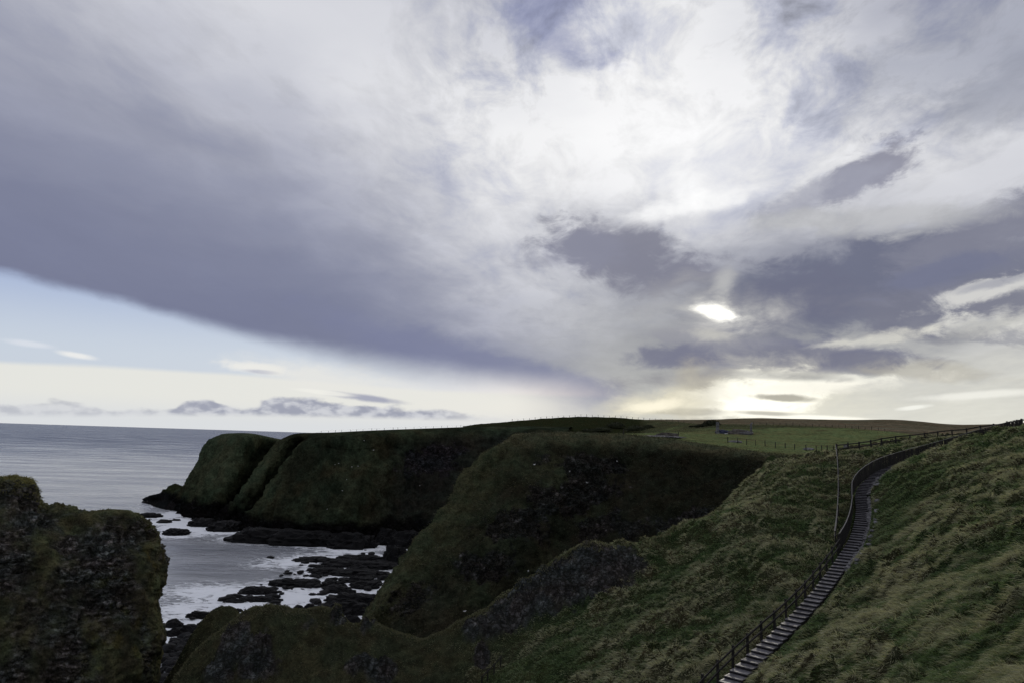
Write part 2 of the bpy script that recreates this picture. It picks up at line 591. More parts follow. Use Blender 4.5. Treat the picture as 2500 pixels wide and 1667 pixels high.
def catmull(ctrl, n, axis):
    """smooth curve through ctrl along axis, n samples"""
    c = np.moveaxis(np.asarray(ctrl, float), axis, 0)
    k = c.shape[0]
    t = np.linspace(0, k - 1, n)
    i = np.clip(np.floor(t).astype(int), 0, k - 2)
    f = (t - i).reshape((-1,) + (1,) * (c.ndim - 1))
    p0, p1, p2, p3 = c[np.maximum(i - 1, 0)], c[i], c[i + 1], c[np.minimum(i + 2, k - 1)]
    o = 0.5 * (2 * p1 + (p2 - p0) * f + (2 * p0 - 5 * p1 + 4 * p2 - p3) * f ** 2 + (3 * p1 - p0 - 3 * p2 + p3) * f ** 3)
    return np.moveaxis(o, 0, axis)


def loft(ctrl, nr, nc):
    g = catmull(np.asarray(ctrl, float), nr, 0)
    return catmull(g, nc, 1)


class RBF:
    """thin plate surface through scattered heights"""
    def __init__(self, pts, smooth=0.0, sc=30.0):
        self.sc = sc
        self.p = np.array([q[:2] for q in pts], float) / sc
        v = np.array([q[2] for q in pts], float)
        n = len(v)
        K = self._k(self.p, self.p) + np.eye(n) * smooth
        Q = np.c_[np.ones(n), self.p]
        A = np.block([[K, Q], [Q.T, np.zeros((3, 3))]])
        self.w = np.linalg.lstsq(A, np.r_[v, 0, 0, 0], rcond=None)[0]

    @staticmethod
    def _k(a, b):
        r2 = ((a[:, None, :] - b[None]) ** 2).sum(-1)
        return 0.5 * r2 * np.log(r2 + 1e-12)

    def __call__(self, x, y):
        x, y = np.broadcast_arrays(np.asarray(x, float), np.asarray(y, float))
        q = np.c_[x.ravel(), y.ravel()] / self.sc
        out = np.empty(len(q))
        for s in range(0, len(q), 40000):
            b = q[s:s + 40000]
            out[s:s + 40000] = self._k(b, self.p) @ self.w[:-3] + self.w[-3] + b @ self.w[-2:]
        return out.reshape(x.shape)


def project(p):
    """where world points stand in the photograph"""
    q = (np.asarray(p) - np.array([0, 0, CAM_H])) @ _R
    return W0 / 2 + q[..., 0] / -q[..., 2] * FPX, H0 / 2 - q[..., 1] / -q[..., 2] * FPX


# ------------------------------------------------------------------ materials
def new_mat(name):
    m = bpy.data.materials.new(name)
    m.use_nodes = True
    return m, NT(m.node_tree)


def finish(N, bsdf, disp=None):
    out = N.n('ShaderNodeOutputMaterial')
    N.t.links.new(bsdf, out.inputs[0])


def bump(N, h, strength, dist):
    b = N.n('ShaderNodeBump')
    b.inputs['Strength'].default_value = strength
    b.inputs['Distance'].default_value = dist
    N.put(b.inputs['Height'], h)
    return b.outputs[0]


def terrain_mat(name, scale=1.0, bump_s=0.6, rough=0.95, rock_sc=1.0):
    """turf and rock; the tone attribute carries the ground's colour, its alpha how much bare rock"""
    m, N = new_mat(name)
    at = N.n('ShaderNodeAttribute', attribute_name='tone')
    rk = at.outputs['Alpha']
    geo = N.n('ShaderNodeNewGeometry')
    pos = geo.outputs['Position']
    n1 = N.noise(pos, 1.1 * scale, 6, 0.65).outputs[0]
    n2 = N.noise(pos, 5.0 * scale, 5, 0.7).outputs[0]
    g = N.m('MULTIPLY', N.ss(n1, 0.25, 0.75, 0.60, 1.45), N.ss(n2, 0.25, 0.75, 0.5, 1.55))
    col = N.v('SCALE', at.outputs['Color'], scale=g)
    hue = N.noise(pos, 0.35 * scale, 4, 0.6).outputs[0]
    col = N.v('MULTIPLY', col, N.mix(N.ss(hue, 0.35, 0.65), (1.10, 0.98, 0.90), (0.92, 1.02, 0.96)))
    # fractured rock: warped cells at two sizes, darker along the joints
    wp = N.v('ADD', N.v('MULTIPLY', pos, (1.0, 1.0, 1.7)), N.v('SCALE', N.noise(pos, 1.3 * rock_sc, 4, 0.6).outputs[1], scale=1.5 / rock_sc))
    hs = []
    for sc in (1.5, 4.2):
        vo = N.n('ShaderNodeTexVoronoi', feature='DISTANCE_TO_EDGE')
        N.put(vo.inputs['Vector'], wp)
        vo.inputs['Scale'].default_value = sc * rock_sc
        hs.append(N.ss(vo.outputs['Distance'], 0.0, 0.22))
    vf = N.n('ShaderNodeTexVoronoi', feature='F1')
    N.put(vf.inputs['Vector'], wp)
    vf.inputs['Scale'].default_value = 2.4 * rock_sc
    tone = N.ss(N.sep(vf.outputs['Color'])[0], 0.0, 1.0, 0.65, 1.45)
    joint = N.m('MULTIPLY', hs[0], N.m('MULTIPLY_ADD', hs[1], 0.6, 0.4))
    rock_col = N.mix(N.ss(joint, 0.0, 0.45), N.v('MULTIPLY', col, (0.50, 0.50, 0.42)), N.v('SCALE', col, scale=tone))
    col = N.mix(rk, col, rock_col)
    b = N.n('ShaderNodeBsdfPrincipled')
    N.put(b.inputs['Base Color'], col)
    b.inputs['Roughness'].default_value = rough
    b.inputs['Specular IOR Level'].default_value = 0.0
    h = N.m('ADD', N.m('MULTIPLY', n1, 0.6), N.m('MULTIPLY', n2, 0.4))
    hr = N.m('ADD', N.m('MULTIPLY', N.m('ADD', hs[0], N.sep(vf.outputs['Color'])[1]), 1.1), N.m('MULTIPLY_ADD', hs[1], 0.45, h))
    hh = N.m('ADD', N.m('MULTIPLY', h, N.m('SUBTRACT', 1.0, rk)), N.m('MULTIPLY', hr, N.m('MULTIPLY', rk, 0.4)))
    N.put(b.inputs['Normal'], bump(N, hh, bump_s, 0.35 / scale))
    finish(N, b.outputs[0])
    return m


M_TURF = terrain_mat("turf", 1.0, 0.7)
M_CLIFF = terrain_mat("cliff", 0.6, 0.9, rock_sc=0.6)
M_FARCLIFF = terrain_mat("far_cliff", 0.28, 0.9, rock_sc=0.3)
M_STACK = terrain_mat("stack_rock", 1.3, 0.9, rock_sc=0.62)
M_MOOR = terrain_mat("moor", 0.12, 0.3)


def plain_mat(name, c0, c1, scale=6.0, rough=0.8, spec=0.3, bs=0.4, bd=0.02, stretch=(1, 1, 1), rough2=None):
    m, N = new_mat(name)
    tc = N.n('ShaderNodeTexCoord')
    geo = N.n('ShaderNodeNewGeometry')
    v = N.v('MULTIPLY', geo.outputs['Position'], stretch)
    n = N.noise(v, scale, 6, 0.65)
    oi = N.n('ShaderNodeObjectInfo')
    f = N.ss(n.outputs[0], 0.3, 0.7)
    col = N.mix(f, c0, c1)
    col = N.v('SCALE', col, scale=N.ss(oi.outputs['Random'], 0, 1, 0.75, 1.25, kind='LINEAR'))
    b = N.n('ShaderNodeBsdfPrincipled')
    N.put(b.inputs['Base Color'], col)
    if rough2 is None:
        b.inputs['Roughness'].default_value = rough
    else:
        N.put(b.inputs['Roughness'], N.ss(N.noise(geo.outputs['Position'], 3.0, 3).outputs[0], 0.35, 0.65, rough, rough2))
    b.inputs['Specular IOR Level'].default_value = spec
    N.put(b.inputs['Normal'], bump(N, n.outputs[0], bs, bd))
    finish(N, b.outputs[0])
    return m


M_WOOD = plain_mat("weathered_wood", (0.025, 0.022, 0.02), (0.055, 0.048, 0.042), 9, 0.75, 0.3, 0.4, 0.01, (1, 1, 0.2))
M_BOARD = plain_mat("dark_board", (0.012, 0.011, 0.010), (0.03, 0.027, 0.024), 9, 0.8, 0.25, 0.4, 0.01, (1, 1, 0.15))
M_RAIL = plain_mat("worn_rail", (0.045, 0.042, 0.04), (0.09, 0.085, 0.08), 9, 0.55, 0.4, 0.3, 0.01)
M_STEP = plain_mat("wet_step", (0.045, 0.043, 0.048), (0.12, 0.115, 0.128), 3.5, 0.45, 0.32, 0.3, 0.008, rough2=0.7)
M_RISER = plain_mat("tarred_riser", (0.012, 0.011, 0.011), (0.03, 0.027, 0.026), 6, 0.8, 0.2, 0.3, 0.01)
M_STONE = plain_mat("pale_stone", (0.075, 0.073, 0.075), (0.19, 0.186, 0.19), 4, 0.85, 0.3, 0.8, 0.04)
M_WETROCK = plain_mat("wet_rock", (0.004, 0.004, 0.0042), (0.013, 0.0125, 0.013), 1.2, 0.65, 0.10, 1.0, 0.4)
M_PILLAR = plain_mat("grey_pillar", (0.09, 0.09, 0.095), (0.16, 0.16, 0.165), 2, 0.85, 0.3, 0.5, 0.05)
M_TARP = plain_mat("blue_sheet", (0.012, 0.016, 0.045), (0.03, 0.035, 0.08), 1.5, 0.5, 0.4, 0.5, 0.05)
M_WHITE = plain_mat("white_scrap", (0.6, 0.6, 0.62), (0.8, 0.8, 0.8), 2, 0.6, 0.4, 0.3, 0.02)
M_BIRD = plain_mat("white_plumage", (0.7, 0.7, 0.7), (0.82, 0.82, 0.82), 4, 0.8, 0.2, 0.1, 0.01)
M_EARTH = plain_mat("bare_earth", (0.05, 0.045, 0.04), (0.11, 0.10, 0.09), 1.5, 0.95, 0.1, 0.6, 0.1)
M_BUSH = plain_mat("gorse", (0.016, 0.02, 0.010), (0.035, 0.04, 0.018), 1.2, 0.85, 0.2, 0.2, 0.05)
M_WIRE = plain_mat("fence_wire", (0.06, 0.06, 0.06), (0.1, 0.1, 0.1), 4, 0.6, 0.5, 0.0, 0.01)


def grass_mat():
    m, N = new_mat("grass_blades")
    at = N.n('ShaderNodeAttribute', attribute_name='tone')
    col = at.outputs['Color']
    b = N.n('ShaderNodeBsdfPrincipled')
    N.put(b.inputs['Base Color'], col)
    b.inputs['Roughness'].default_value = 0.6
    b.inputs['Specular IOR Level'].default_value = 0.3
    t = N.n('ShaderNodeBsdfTranslucent')
    N.put(t.inputs[0], N.v('MULTIPLY', col, (1.15, 1.2, 0.8)))
    mx = N.n('ShaderNodeMixShader')
    mx.inputs[0].default_value = 0.30
    N.t.links.new(b.outputs[0], mx.inputs[1])
    N.t.links.new(t.outputs[0], mx.inputs[2])
    finish(N, mx.outputs[0])
    return m


M_GRASS = grass_mat()

# ------------------------------------------------------------------ the near hillside (heights over the plan)
STAIR = [(1700, 1765, 41), (1788, 1662, 45), (1867, 1584, 48.5), (1946, 1509, 52.5), (2007, 1440, 57), (2068, 1354, 64),
         (2094, 1305, 69), (2104, 1253, 75), (2103, 1205, 79.5), (2123, 1174, 83), (2164, 1147, 86), (2232, 1124, 88.8),
         (2320, 1099, 91), (2420, 1069, 93), (2520, 1043, 94.5)]
CREST = [(439, 1637, 70), (481, 1584, 71), (540, 1539, 72), (588, 1502, 73), (618, 1486, 73.5), (671, 1480, 74), (707, 1486, 74.5),
         (716, 1497, 74.8), (761, 1489, 75), (790, 1485, 75.3), (833, 1495, 75.6), (843, 1516, 76), (870, 1527, 76), (905, 1520, 76.5),
         (960, 1537, 76), (1005, 1552, 76), (1035, 1561, 76), (1077, 1543, 76), (1128, 1515, 76), (1187, 1488, 76.2), (1246, 1448, 76.4),
         (1294, 1421, 76.7), (1345, 1386, 77), (1380, 1358, 77.2), (1419, 1340, 77.4), (1471, 1334, 78), (1518, 1330, 78.6),
         (1552, 1335, 79.2), (1608, 1315, 80.5), (1648, 1299, 82), (1707, 1270, 84), (1760, 1250, 86), (1816, 1226, 88.5),
         (1861, 1194, 91), (1906, 1156, 94), (1951, 1133, 97), (2000, 1117, 100), (2043, 1105, 102.5)]
FACE = [(430, 1720, 67), (560, 1600, 69.5), (650, 1560, 71), (650, 1667, 68), (780, 1560, 72.3), (780, 1667, 68.6), (900, 1600, 72), (900, 1680, 69),
        (1035, 1620, 72), (1035, 1690, 69), (1128, 1560, 73.3), (1150, 1620, 70), (1187, 1525, 74.2), (1246, 1500, 73.8), (1250, 1560, 71),
        (1320, 1520, 71.2), (1345, 1440, 74.6), (1419, 1400, 75), (1420, 1465, 71.8), (1518, 1385, 75.8), (1530, 1430, 73.2), (1640, 1350, 78),
        (1200, 1667, 64), (1300, 1645, 61.5), (1450, 1545, 64.5), (1560, 1475, 68), (1650, 1420, 71), (1400, 1667, 57.5),
        (1500, 1667, 53), (1600, 1600, 54.5), (1600, 1667, 49.5), (1600, 1520, 61), (1700, 1420, 67), (1750, 1350, 72.5), (1750, 1560, 53), (1800, 1450, 60.5),
        (1700, 1500, 60), (1850, 1350, 68), (1900, 1430, 60), (1930, 1270, 76), (1950, 1200, 83.5), (1990, 1320, 69.5), (2020, 1250, 78), (2010, 1170, 90),
        (2060, 1150, 93), (2060, 1220, 83), (2062, 1280, 73.5), (2100, 1115, 97.5), (2150, 1106, 97), (2220, 1092, 96.5), (2300, 1080, 95.5),
        (2070, 1103, 105), (2098, 1099, 105), (2153, 1090, 104.5), (2222, 1080, 103), (2289, 1073, 101), (2361, 1067, 99), (2440, 1055, 97.5), (2500, 1044, 97),
        (1870, 1667, 42.5), (1960, 1590, 45.5), (2050, 1500, 50), (2105, 1420, 55.5), (2160, 1330, 62), (2190, 1250, 68), (2180, 1200, 74), (2250, 1150, 78.5),
        (2000, 1667, 37.5), (2200, 1667, 31), (2500, 1667, 24.5), (2700, 1667, 20), (2200, 1500, 40.5), (2400, 1500, 33.5), (2500, 1450, 33.5),
        (2300, 1350, 47.5), (2500, 1350, 40), (2500, 1250, 48), (2350, 1230, 57.5), (2500, 1150, 61), (2650, 1150, 54), (2400, 1130, 70), (2600, 1300, 39), (2800, 1400, 27),
        (2232, 1119, 84.5), (2301, 1094, 86), (2371, 1077, 87), (2429, 1062, 88), (2505, 1045, 89), (2620, 1020, 89)]


def near_points():
    pts = []
    crest_w = [P(*q) for q in CREST]
    pts += crest_w
    for i, c in enumerate(crest_w):
        if i in (1, 2, 3, 4):
            continue
        if i < 27 and i % 2 == 0:
            pts.append(c + np.array([-1.5, 5.0, -4.5]))
            pts.append(c + np.array([-4, 15, -15.0 - 2 * (i > 12)]))
        elif i >= 27:
            f = 1.0 if i < 33 else (37 - i) / 5.0 + 0.12
            pts.append(c + np.array([-2.6, 2.6, -2.6 * f]))
            if i % 2:
                pts.append(c + np.array([-7.5, 8.0, -11.0 * f]))
    # the lower hump behind the knoll's left flank
    pts += [P(*q) for q in ((462, 1562, 80), (493, 1532, 81), (540, 1504, 82), (572, 1510, 82.5), (520, 1545, 78), (575, 1530, 79))]
    pts += [P(*q) + np.array([-2, 8, -12.0]) for q in ((480, 1540, 81), (560, 1506, 82))]
    pts += [P(*q) for q in FACE]
    pts += [P(*q) for q in STAIR]
    for x, y, z in [(0, 3, 38.2), (0, 12, 32.5), (0, 25, 26), (0, 40, 20.5), (-20, 25, 23), (-20, 45, 15.5), (-30, 60, 9), (15, 12, 35.2), (10, 30, 25.5),
                    (-46, 62, 4), (-46, 74, 3), (-55, 70, 1), (-40, 84, 2), (-60, 90, -2), (-30, 92, 1), (-45, 40, 10),
                    (60, 112, 40.9), (70, 114, 41.4), (78, 112, 42.2), (50, 118, 36.5), (45, 108, 35.6), (49, 107.5, 38.2), (53, 109, 39.2), (46, 115, 34), (40, 112, 28.5), (28, 108, 24), (15, 104, 14), (0, 100, 8), (-20, 102, 4), (40, 130, 26), (-60, 132, -5), (-30, 132, -5), (0, 128, -3), (16, 126, 2), (-80, 110, -6), (70, 130, 40), (95, 110, 43.5), (90, 70, 50), (60, 30, 50)]:
        pts.append(np.array([x, y, z]))
    return pts


NEAR = RBF(near_points(), smooth=0.0012)

# stair centre line, resampled evenly
_sc = catmull(np.array([P(*q) for q in STAIR]), 900, 0)
_seg = np.r_[0, np.cumsum(np.linalg.norm(np.diff(_sc[:, :2], axis=0), axis=1))]
STAIR_W = 1.18


def stair_at(s):
    return np.array([np.interp(s, _seg, _sc[:, k]) for k in range(3)])


def stair_dir(s):
    a, b = stair_at(s - 0.6), stair_at(s + 0.6)
    t = (b - a)
    t[2] = 0
    return t / np.linalg.norm(t)


def stair_field(x, y):
    """distance to the stair line, its height there and the side (+ = right going up)"""
    q = np.c_[x.ravel(), y.ravel()]
    line = _sc[::4]
    tang = np.gradient(line[:, :2], axis=0)
    best = np.full(len(q), 1e9)
    zz = np.zeros(len(q))
    side = np.zeros(len(q))
    for s in range(0, len(q), 30000):
        b = q[s:s + 30000]
        d2 = ((b[:, None] - line[None, :, :2]) ** 2).sum(-1)
        k = d2.argmin(1)
        best[s:s + 30000] = np.sqrt(d2[np.arange(len(b)), k])
        zz[s:s + 30000] = line[k, 2]
        dv = b - line[k, :2]
        side[s:s + 30000] = np.sign(tang[k, 1] * dv[:, 0] - tang[k, 0] * dv[:, 1])
    return best.reshape(x.shape), zz.reshape(x.shape), side.reshape(x.shape)


ROCKS_NEAR = [(1345, 1440, 75, 5.2, 2.6), (1440, 1400, 75.5, 4.5, 2.6), (1250, 1500, 74.5, 3.4, 2.4), (1510, 1380, 76, 3.0, 2.0), (1190, 1540, 74, 2.6, 1.5), (1290, 1460, 75, 3, 2.3),
              (580, 1580, 71, 1.6, 2.6), (620, 1600, 70, 1.5, 2.2), (550, 1640, 69.5, 1.6, 1.2), (640, 1625, 70, 2.2, 1.0), (880, 1620, 72, 1.5, 1.0), (930, 1640, 71, 1.6, 0.9),
              (760, 1520, 75, 1.2, 0.8), (830, 1505, 75.5, 1.0, 0.9), (900, 1525, 76.5, .8, .7), (1180, 1610, 70.5, 1.0, .8)]


def rock_mask(p, spots, jag=0.5, sc=0.5):
    m = np.full(p.shape[:-1], -1.2)
    for px, py, d, rx, rz in spots:
        c = P(px, py, d)
        q = (p - c) / np.array([rx, max(rx, 2.5), rz])
        m = np.maximum(m, 1.25 - np.sqrt((q ** 2).sum(-1)))
    return sstep(m + jag * fbm(p, sc, 4, 0.6, 4.0) + 0.7 * jag * fbm(p, sc * 3.5, 4, 0.65, 5.0), 0.15, 0.45)


TN, YN = 620, 520
_t = np.linspace(-0.62, 0.95, TN)
_ly = np.concatenate([np.linspace(math.log(4), math.log(22), 60)[:-1], np.linspace(math.log(22), math.log(132), YN - 59)])


def tussock(p):
    wx = fbm(p, 0.35, 3, 0.55, 1.0)
    wy = fbm(p, 0.35, 3, 0.55, 2.0)
    w2 = np.stack([p[..., 0] + 0.3 * p[..., 1] + 1.3 * wx, p[..., 1] * 0.95 - 0.2 * p[..., 0] + 1.3 * wy, p[..., 2] * 0.6], -1)
    f1, id1 = worley(w2[..., 0] * 0.62, w2[..., 1] * 0.80, 5)
    f2, id2 = worley(w2[..., 0] * 1.5 + 9, w2[..., 1] * 1.8, 71)
    d1 = np.maximum(0, 1 - (f1 / 0.72) ** 2) * (0.4 + 0.9 * id1)
    d2 = np.maximum(0, 1 - (f2 / 0.72) ** 2) * (0.3 + 0.9 * id2)
    return w2, 0.75 * d1 + 0.35 * d2 - 0.35, 0.65 * id1 + 0.35 * id2


def build_near():
    T, LY = np.meshgrid(_t, _ly)
    Y = np.exp(LY)
    X = T * Y
    Z = NEAR(X, Y)
    p = np.stack([X, Y, Z], -1)
    rk = rock_mask(p, ROCKS_NEAR)
    # tussocks: domes of grass combed along the slope by the wind
    w2, dome, tid = tussock(p)
    tus2 = fbm(p, 0.33, 3, 0.5, 8.0)
    big = fbm(p, 0.07, 3, 0.5, 9.0)
    slope_l = sstep(T, -0.12, 0.15)
    amp = (0.12 + 1.05 * slope_l) * (0.35 + 0.65 * sstep(fbm(p, 0.12, 3, 0.5, 15), -0.3, 0.2))
    dz = amp * dome + (0.15 + 0.2 * slope_l) * tus2 + 0.3 * big
    rocky = fbm(p * np.array([1, 1, 1.6]), 0.5, 5, 0.66, 6.0, ridged=True) - 0.25
    dz = dz * (1 - rk) + rk * (0.7 * rocky + 0.9 * blocks(p, 0.42, 3) + 0.35)
    # scattered pits and lumps on the ridge
    dz += (1 - slope_l) * (0.55 * fbm(p, 0.4, 4, 0.62, 12.0) + 0.30 * np.abs(fbm(p, 0.9, 3, 0.6, 13.0)))
    d, zs, side = stair_field(X, Y)
    keep = sstep(d, STAIR_W * 0.5 + 0.05, STAIR_W * 0.5 + 2.2)
    Zf = Z + dz * (0.15 + 0.85 * keep)
    # the flight is set into the slope
    cut = zs - 0.22
    inside = 1 - sstep(d, STAIR_W * 0.5 + 0.12, STAIR_W * 0.5 + 0.55)
    Zf = Zf * (1 - inside) + np.minimum(Zf, cut) * inside
    bank = 1 - sstep(d, STAIR_W * 0.5 + 0.5, STAIR_W * 0.5 + 1.6)
    Zf = np.where((side < 0), Zf * (1 - bank * 0.8) + np.minimum(Zf, zs - 0.05) * bank * 0.8, Zf)
    p = np.stack([X, Y, Zf], -1)
    # kinds of cover
    px, py = project(p)
    dark = np.array([0.026, 0.027, 0.017])
    moss = np.array([0.036, 0.038, 0.022])
    green = np.array([0.024, 0.033, 0.015])
    straw = np.array([0.045, 0.042, 0.026])
    rock = np.array([0.060, 0.060, 0.063])
    c = lerp(dark, moss, sstep(fbm(p, 0.5, 4, 0.6, 21), -0.2, 0.35))
    g = lerp(green, straw, sstep(fbm(p, 0.16, 3, 0.6, 22) + 0.5 * (tid - 0.45), -0.22, 0.38))
    c = c * (1 - slope_l[..., None]) + g * slope_l[..., None]
    # greener hollow and greener turf beside the steps
    hol = green_zone(p, d, side)
    c = lerp(c, green * 1.05, hol)
    pale = sstep(fbm(p, 1.2, 4, 0.65, 25), 0.0, 0.45)
    c = lerp(c, lerp(rock * 0.6, rock * 1.7, pale), rk)
    me = grid_mesh("hillside", p, np.concatenate([c, rk[..., None]], -1))
    return p, me, rk, c


def green_zone(p, d, side):
    z = np.zeros(p.shape[:-1])
    for px, py, dd, r in [(1230, 1640, 63, 4), (1350, 1620, 61, 3.5), (1500, 1530, 64, 3), (1590, 1470, 67.5, 2.5), (1650, 1440, 70, 2),
                          (2180, 1230, 70, 5.5), (2160, 1290, 65, 4), (2230, 1170, 76, 5), (2120, 1400, 56.5, 1.8), (2020, 1530, 48.5, 1.2), (2300, 1150, 74, 4), (2420, 1090, 82, 4)]:
        c = P(px, py, dd)
        q = np.sqrt(((p[..., :2] - c[:2]) ** 2).sum(-1)) / r
        z = np.maximum(z, 1.2 - q)
    return 0.85 * sstep(z + 0.45 * fbm(p, 0.35, 4, 0.6, 31), 0.1, 0.7)


NEAR_P, NEAR_ME, NEAR_RK, NEAR_C = build_near()
link("hillside", NEAR_ME, M_TURF, kind="structure", label="steep grassy hillside and rocky ridge the stairs climb")


def near_ground(x, y):
    """height of the finished hillside"""
    t = np.asarray(x) / np.asarray(y)
    fi = np.interp(t, _t, np.arange(TN))
    fj = np.interp(np.log(y), _ly, np.arange(len(_ly)))
    i = np.clip(fi.astype(int) if hasattr(fi, 'astype') else int(fi), 0, TN - 2)
    j = np.clip(fj.astype(int) if hasattr(fj, 'astype') else int(fj), 0, len(_ly) - 2)
    a, b = fi - i, fj - j
    Z = NEAR_P[..., 2]
    return (Z[j, i] * (1 - a) * (1 - b) + Z[j, i + 1] * a * (1 - b) + Z[j + 1, i] * (1 - a) * b + Z[j + 1, i + 1] * a * b)


# ------------------------------------------------------------------ the field above the cove
FIELD_PTS = [(1250, 1064, 152), (1300, 1061, 150), (1380, 1059, 148), (1500, 1063, 146), (1620, 1073, 143), (1760, 1093, 137), (1900, 1111, 127), (1990, 1113, 117),
             (1300, 1059.5, 172), (1400, 1058.5, 168), (1522, 1061, 162), (1620, 1064, 166), (1700, 1075, 158), (1800, 1085, 153), (1900, 1096, 147), (2000, 1103, 138), (2060, 1101, 130),
             (1750, 1058, 195), (1850, 1062, 193), (1950, 1067, 188), (2050, 1074, 182), (2150, 1082, 172), (2250, 1090, 160),
             (1700, 1034, 245), (1770, 1036, 245), (1850, 1037, 242), (1950, 1041, 238), (2076, 1046, 228), (2150, 1050, 218), (2200, 1058, 205), (2240, 1067, 192), (2300, 1080, 175), (2450, 1090, 160),
             (1250, 1064, 230), (1320, 1062, 235), (1430, 1062, 230), (1500, 1062, 235), (1600, 1060, 240), (1660, 1050, 225),
             (1250, 1062, 335), (1330, 1061, 342), (1430, 1060, 350), (1530, 1058, 354), (1600, 1055, 348), (1650, 1045, 310),
             (1300, 1049, 352), (1430, 1041, 364), (1530, 1041, 369), (1610, 1042, 366),
             (1240, 1042, 352), (1300, 1033, 368), (1370, 1025, 378), (1430, 1021.5, 381), (1525, 1023.5, 386), (1600, 1028, 385), (1650, 1031, 372), (1150, 1046.5, 350), (1200, 1044, 351), (1200, 1060, 330)]


def field_points():
    pts = [P(*q) for q in FIELD_PTS]
    for px, dz, d in [(1150, 0, 460), (1300, 4, 480), (1450, 6, 500), (1650, 4, 480), (1850, 1, 330), (2050, 0, 310), (2200, -3, 280), (2350, -4, 250)]:
        q = P(px, 1080, d)
        pts.append(np.array([q[0], d, CAM_H + dz]))
    return pts


FIELD = RBF(field_points(), smooth=0.003, sc=100.0)
RIM = np.array([P(*q) for q in ((1150, 1075, 325), (1236, 1065, 318), (1240, 1065, 318), (1246, 1065, 152), (1300, 1062, 149.5), (1380, 1060, 147.5), (1500, 1064, 145.5), (1620, 1074, 142.5), (1760, 1094, 136.5), (1900, 1112, 126.5),
                                (1990, 1114, 116.5), (2080, 1110, 110), (2300, 1090, 106), (2700, 1060, 106))])


def build_field():
    nc, nr = 360, 210
    q0 = P(1251, 1065, 151)
    t = np.linspace(-0.07, 0.80, nc)
    y_rim = np.where(t < q0[0] / q0[1], 328.0, np.interp(t, RIM[3:, 0] / RIM[3:, 1], RIM[3:, 1]))
    nf = 140
    s = np.linspace(0, 1, nf, endpoint=False)[:, None] ** 1.5
    Y = np.concatenate([(y_rim[None] + 0.3) * (1 - s) + 338 * s, np.linspace(338, 500, nr - nf)[:, None] * np.ones(nc)[None]], 0)
    X = t[None] * Y
    Z = FIELD(X, Y)
    p = np.stack([X, Y, Z], -1)
    back = sstep(Y, 195, 235)
    dz = 0.18 * fbm(p, 0.4, 4, 0.6, 40) + 0.5 * back * fbm(p, 0.16, 4, 0.6, 41) + 0.25 * fbm(p, 0.07, 3, 0.5, 42)
    dist = Y - y_rim[None]
    Z = Z + dz * sstep(dist, 0.5, 5) - 0.5 * (1 - sstep(dist, 0, 3)) ** 2
    p = np.stack([X, Y, Z], -1)
    p[:, 0, 2] -= 14.0
    lush = np.array([0.112, 0.136, 0.062])
    rough = np.array([0.056, 0.060, 0.034])
    straw = np.array([0.105, 0.095, 0.050])
    dk = np.array([0.022, 0.026, 0.012])
    n = fbm(p, 0.05, 4, 0.6, 44)
    c = lerp(lush, rough, sstep(n + 0.9 * (back - 0.45), -0.1, 0.4))
    c = lerp(c, straw, 0.75 * sstep(fbm(p * np.array([0.35, 1, 1]), 0.12, 4, 0.65, 45), -0.05, 0.4))
    c = lerp(c, rough * 0.7, 0.6 * sstep(fbm(p * np.array([0.5, 1, 1]), 0.2, 4, 0.65, 48), 0.05, 0.4))
    # darker scrub on the far rise to the left
    far_l = sstep(Y, 185, 225) * (1 - sstep(t[None] + 0 * Y, 0.15, 0.23))
    c = lerp(c, dk * 0.8, 0.95 * sstep(far_l + 0.3 * fbm(p, 0.05, 4, 0.6, 46), 0.25, 0.6))
    rim_c = 1 - sstep(dist + 3 * fbm(p, 0.2, 3, 0.6, 47), 1, 9)
    c = lerp(c, rough * 0.9, rim_c * 0.8)
    # trodden path near the rim at the left
    pth = (t > q0[0] / q0[1] + 0.01)[None] * np.exp(-((dist - 7 - 2 * np.sin(t * 40)[None]) / 0.9) ** 2) * (1 - sstep(t[None] + 0 * Y, 0.06, 0.13))
    c = lerp(c, np.array([0.17, 0.165, 0.13]), 0.8 * pth)
    return p, grid_mesh("clifftop_field", p, c), t, y_rim


FIELD_P, FIELD_ME, _ft, _fy = build_field()
link("clifftop_field", FIELD_ME, M_TURF, kind="structure", label="green field on the cliff top behind the cove")


def field_ground(x, y):
    nr, nc = FIELD_P.shape[:2]
    i = int(np.clip(np.interp(x / y, _ft, np.arange(nc)), 0, nc - 1))
    j = int(np.clip(np.searchsorted(FIELD_P[:, i, 1], y), 0, nr - 1))
    return FIELD_P[j, i, 2]


def on_field(px, py, lo=116.0, hi=430.0):
    """first place where the view through px,py meets the field"""
    v = ray(px, py)
    for d in np.arange(lo, hi, 0.5):
        k = d / v[1]
        x, z = v[0] * k, CAM_H + v[2] * k
        if z <= field_ground(x, d) + 0.02:
            return np.array([x, d, field_ground(x, d)])
    k = 200 / v[1]
    return np.array([v[0] * k, 200.0, field_ground(v[0] * k, 200.0)])


# ------------------------------------------------------------------ middle headland (the dark face across the cove)
def C3(rows):
    return np.array([[P(*q) for q in r] for r in rows])


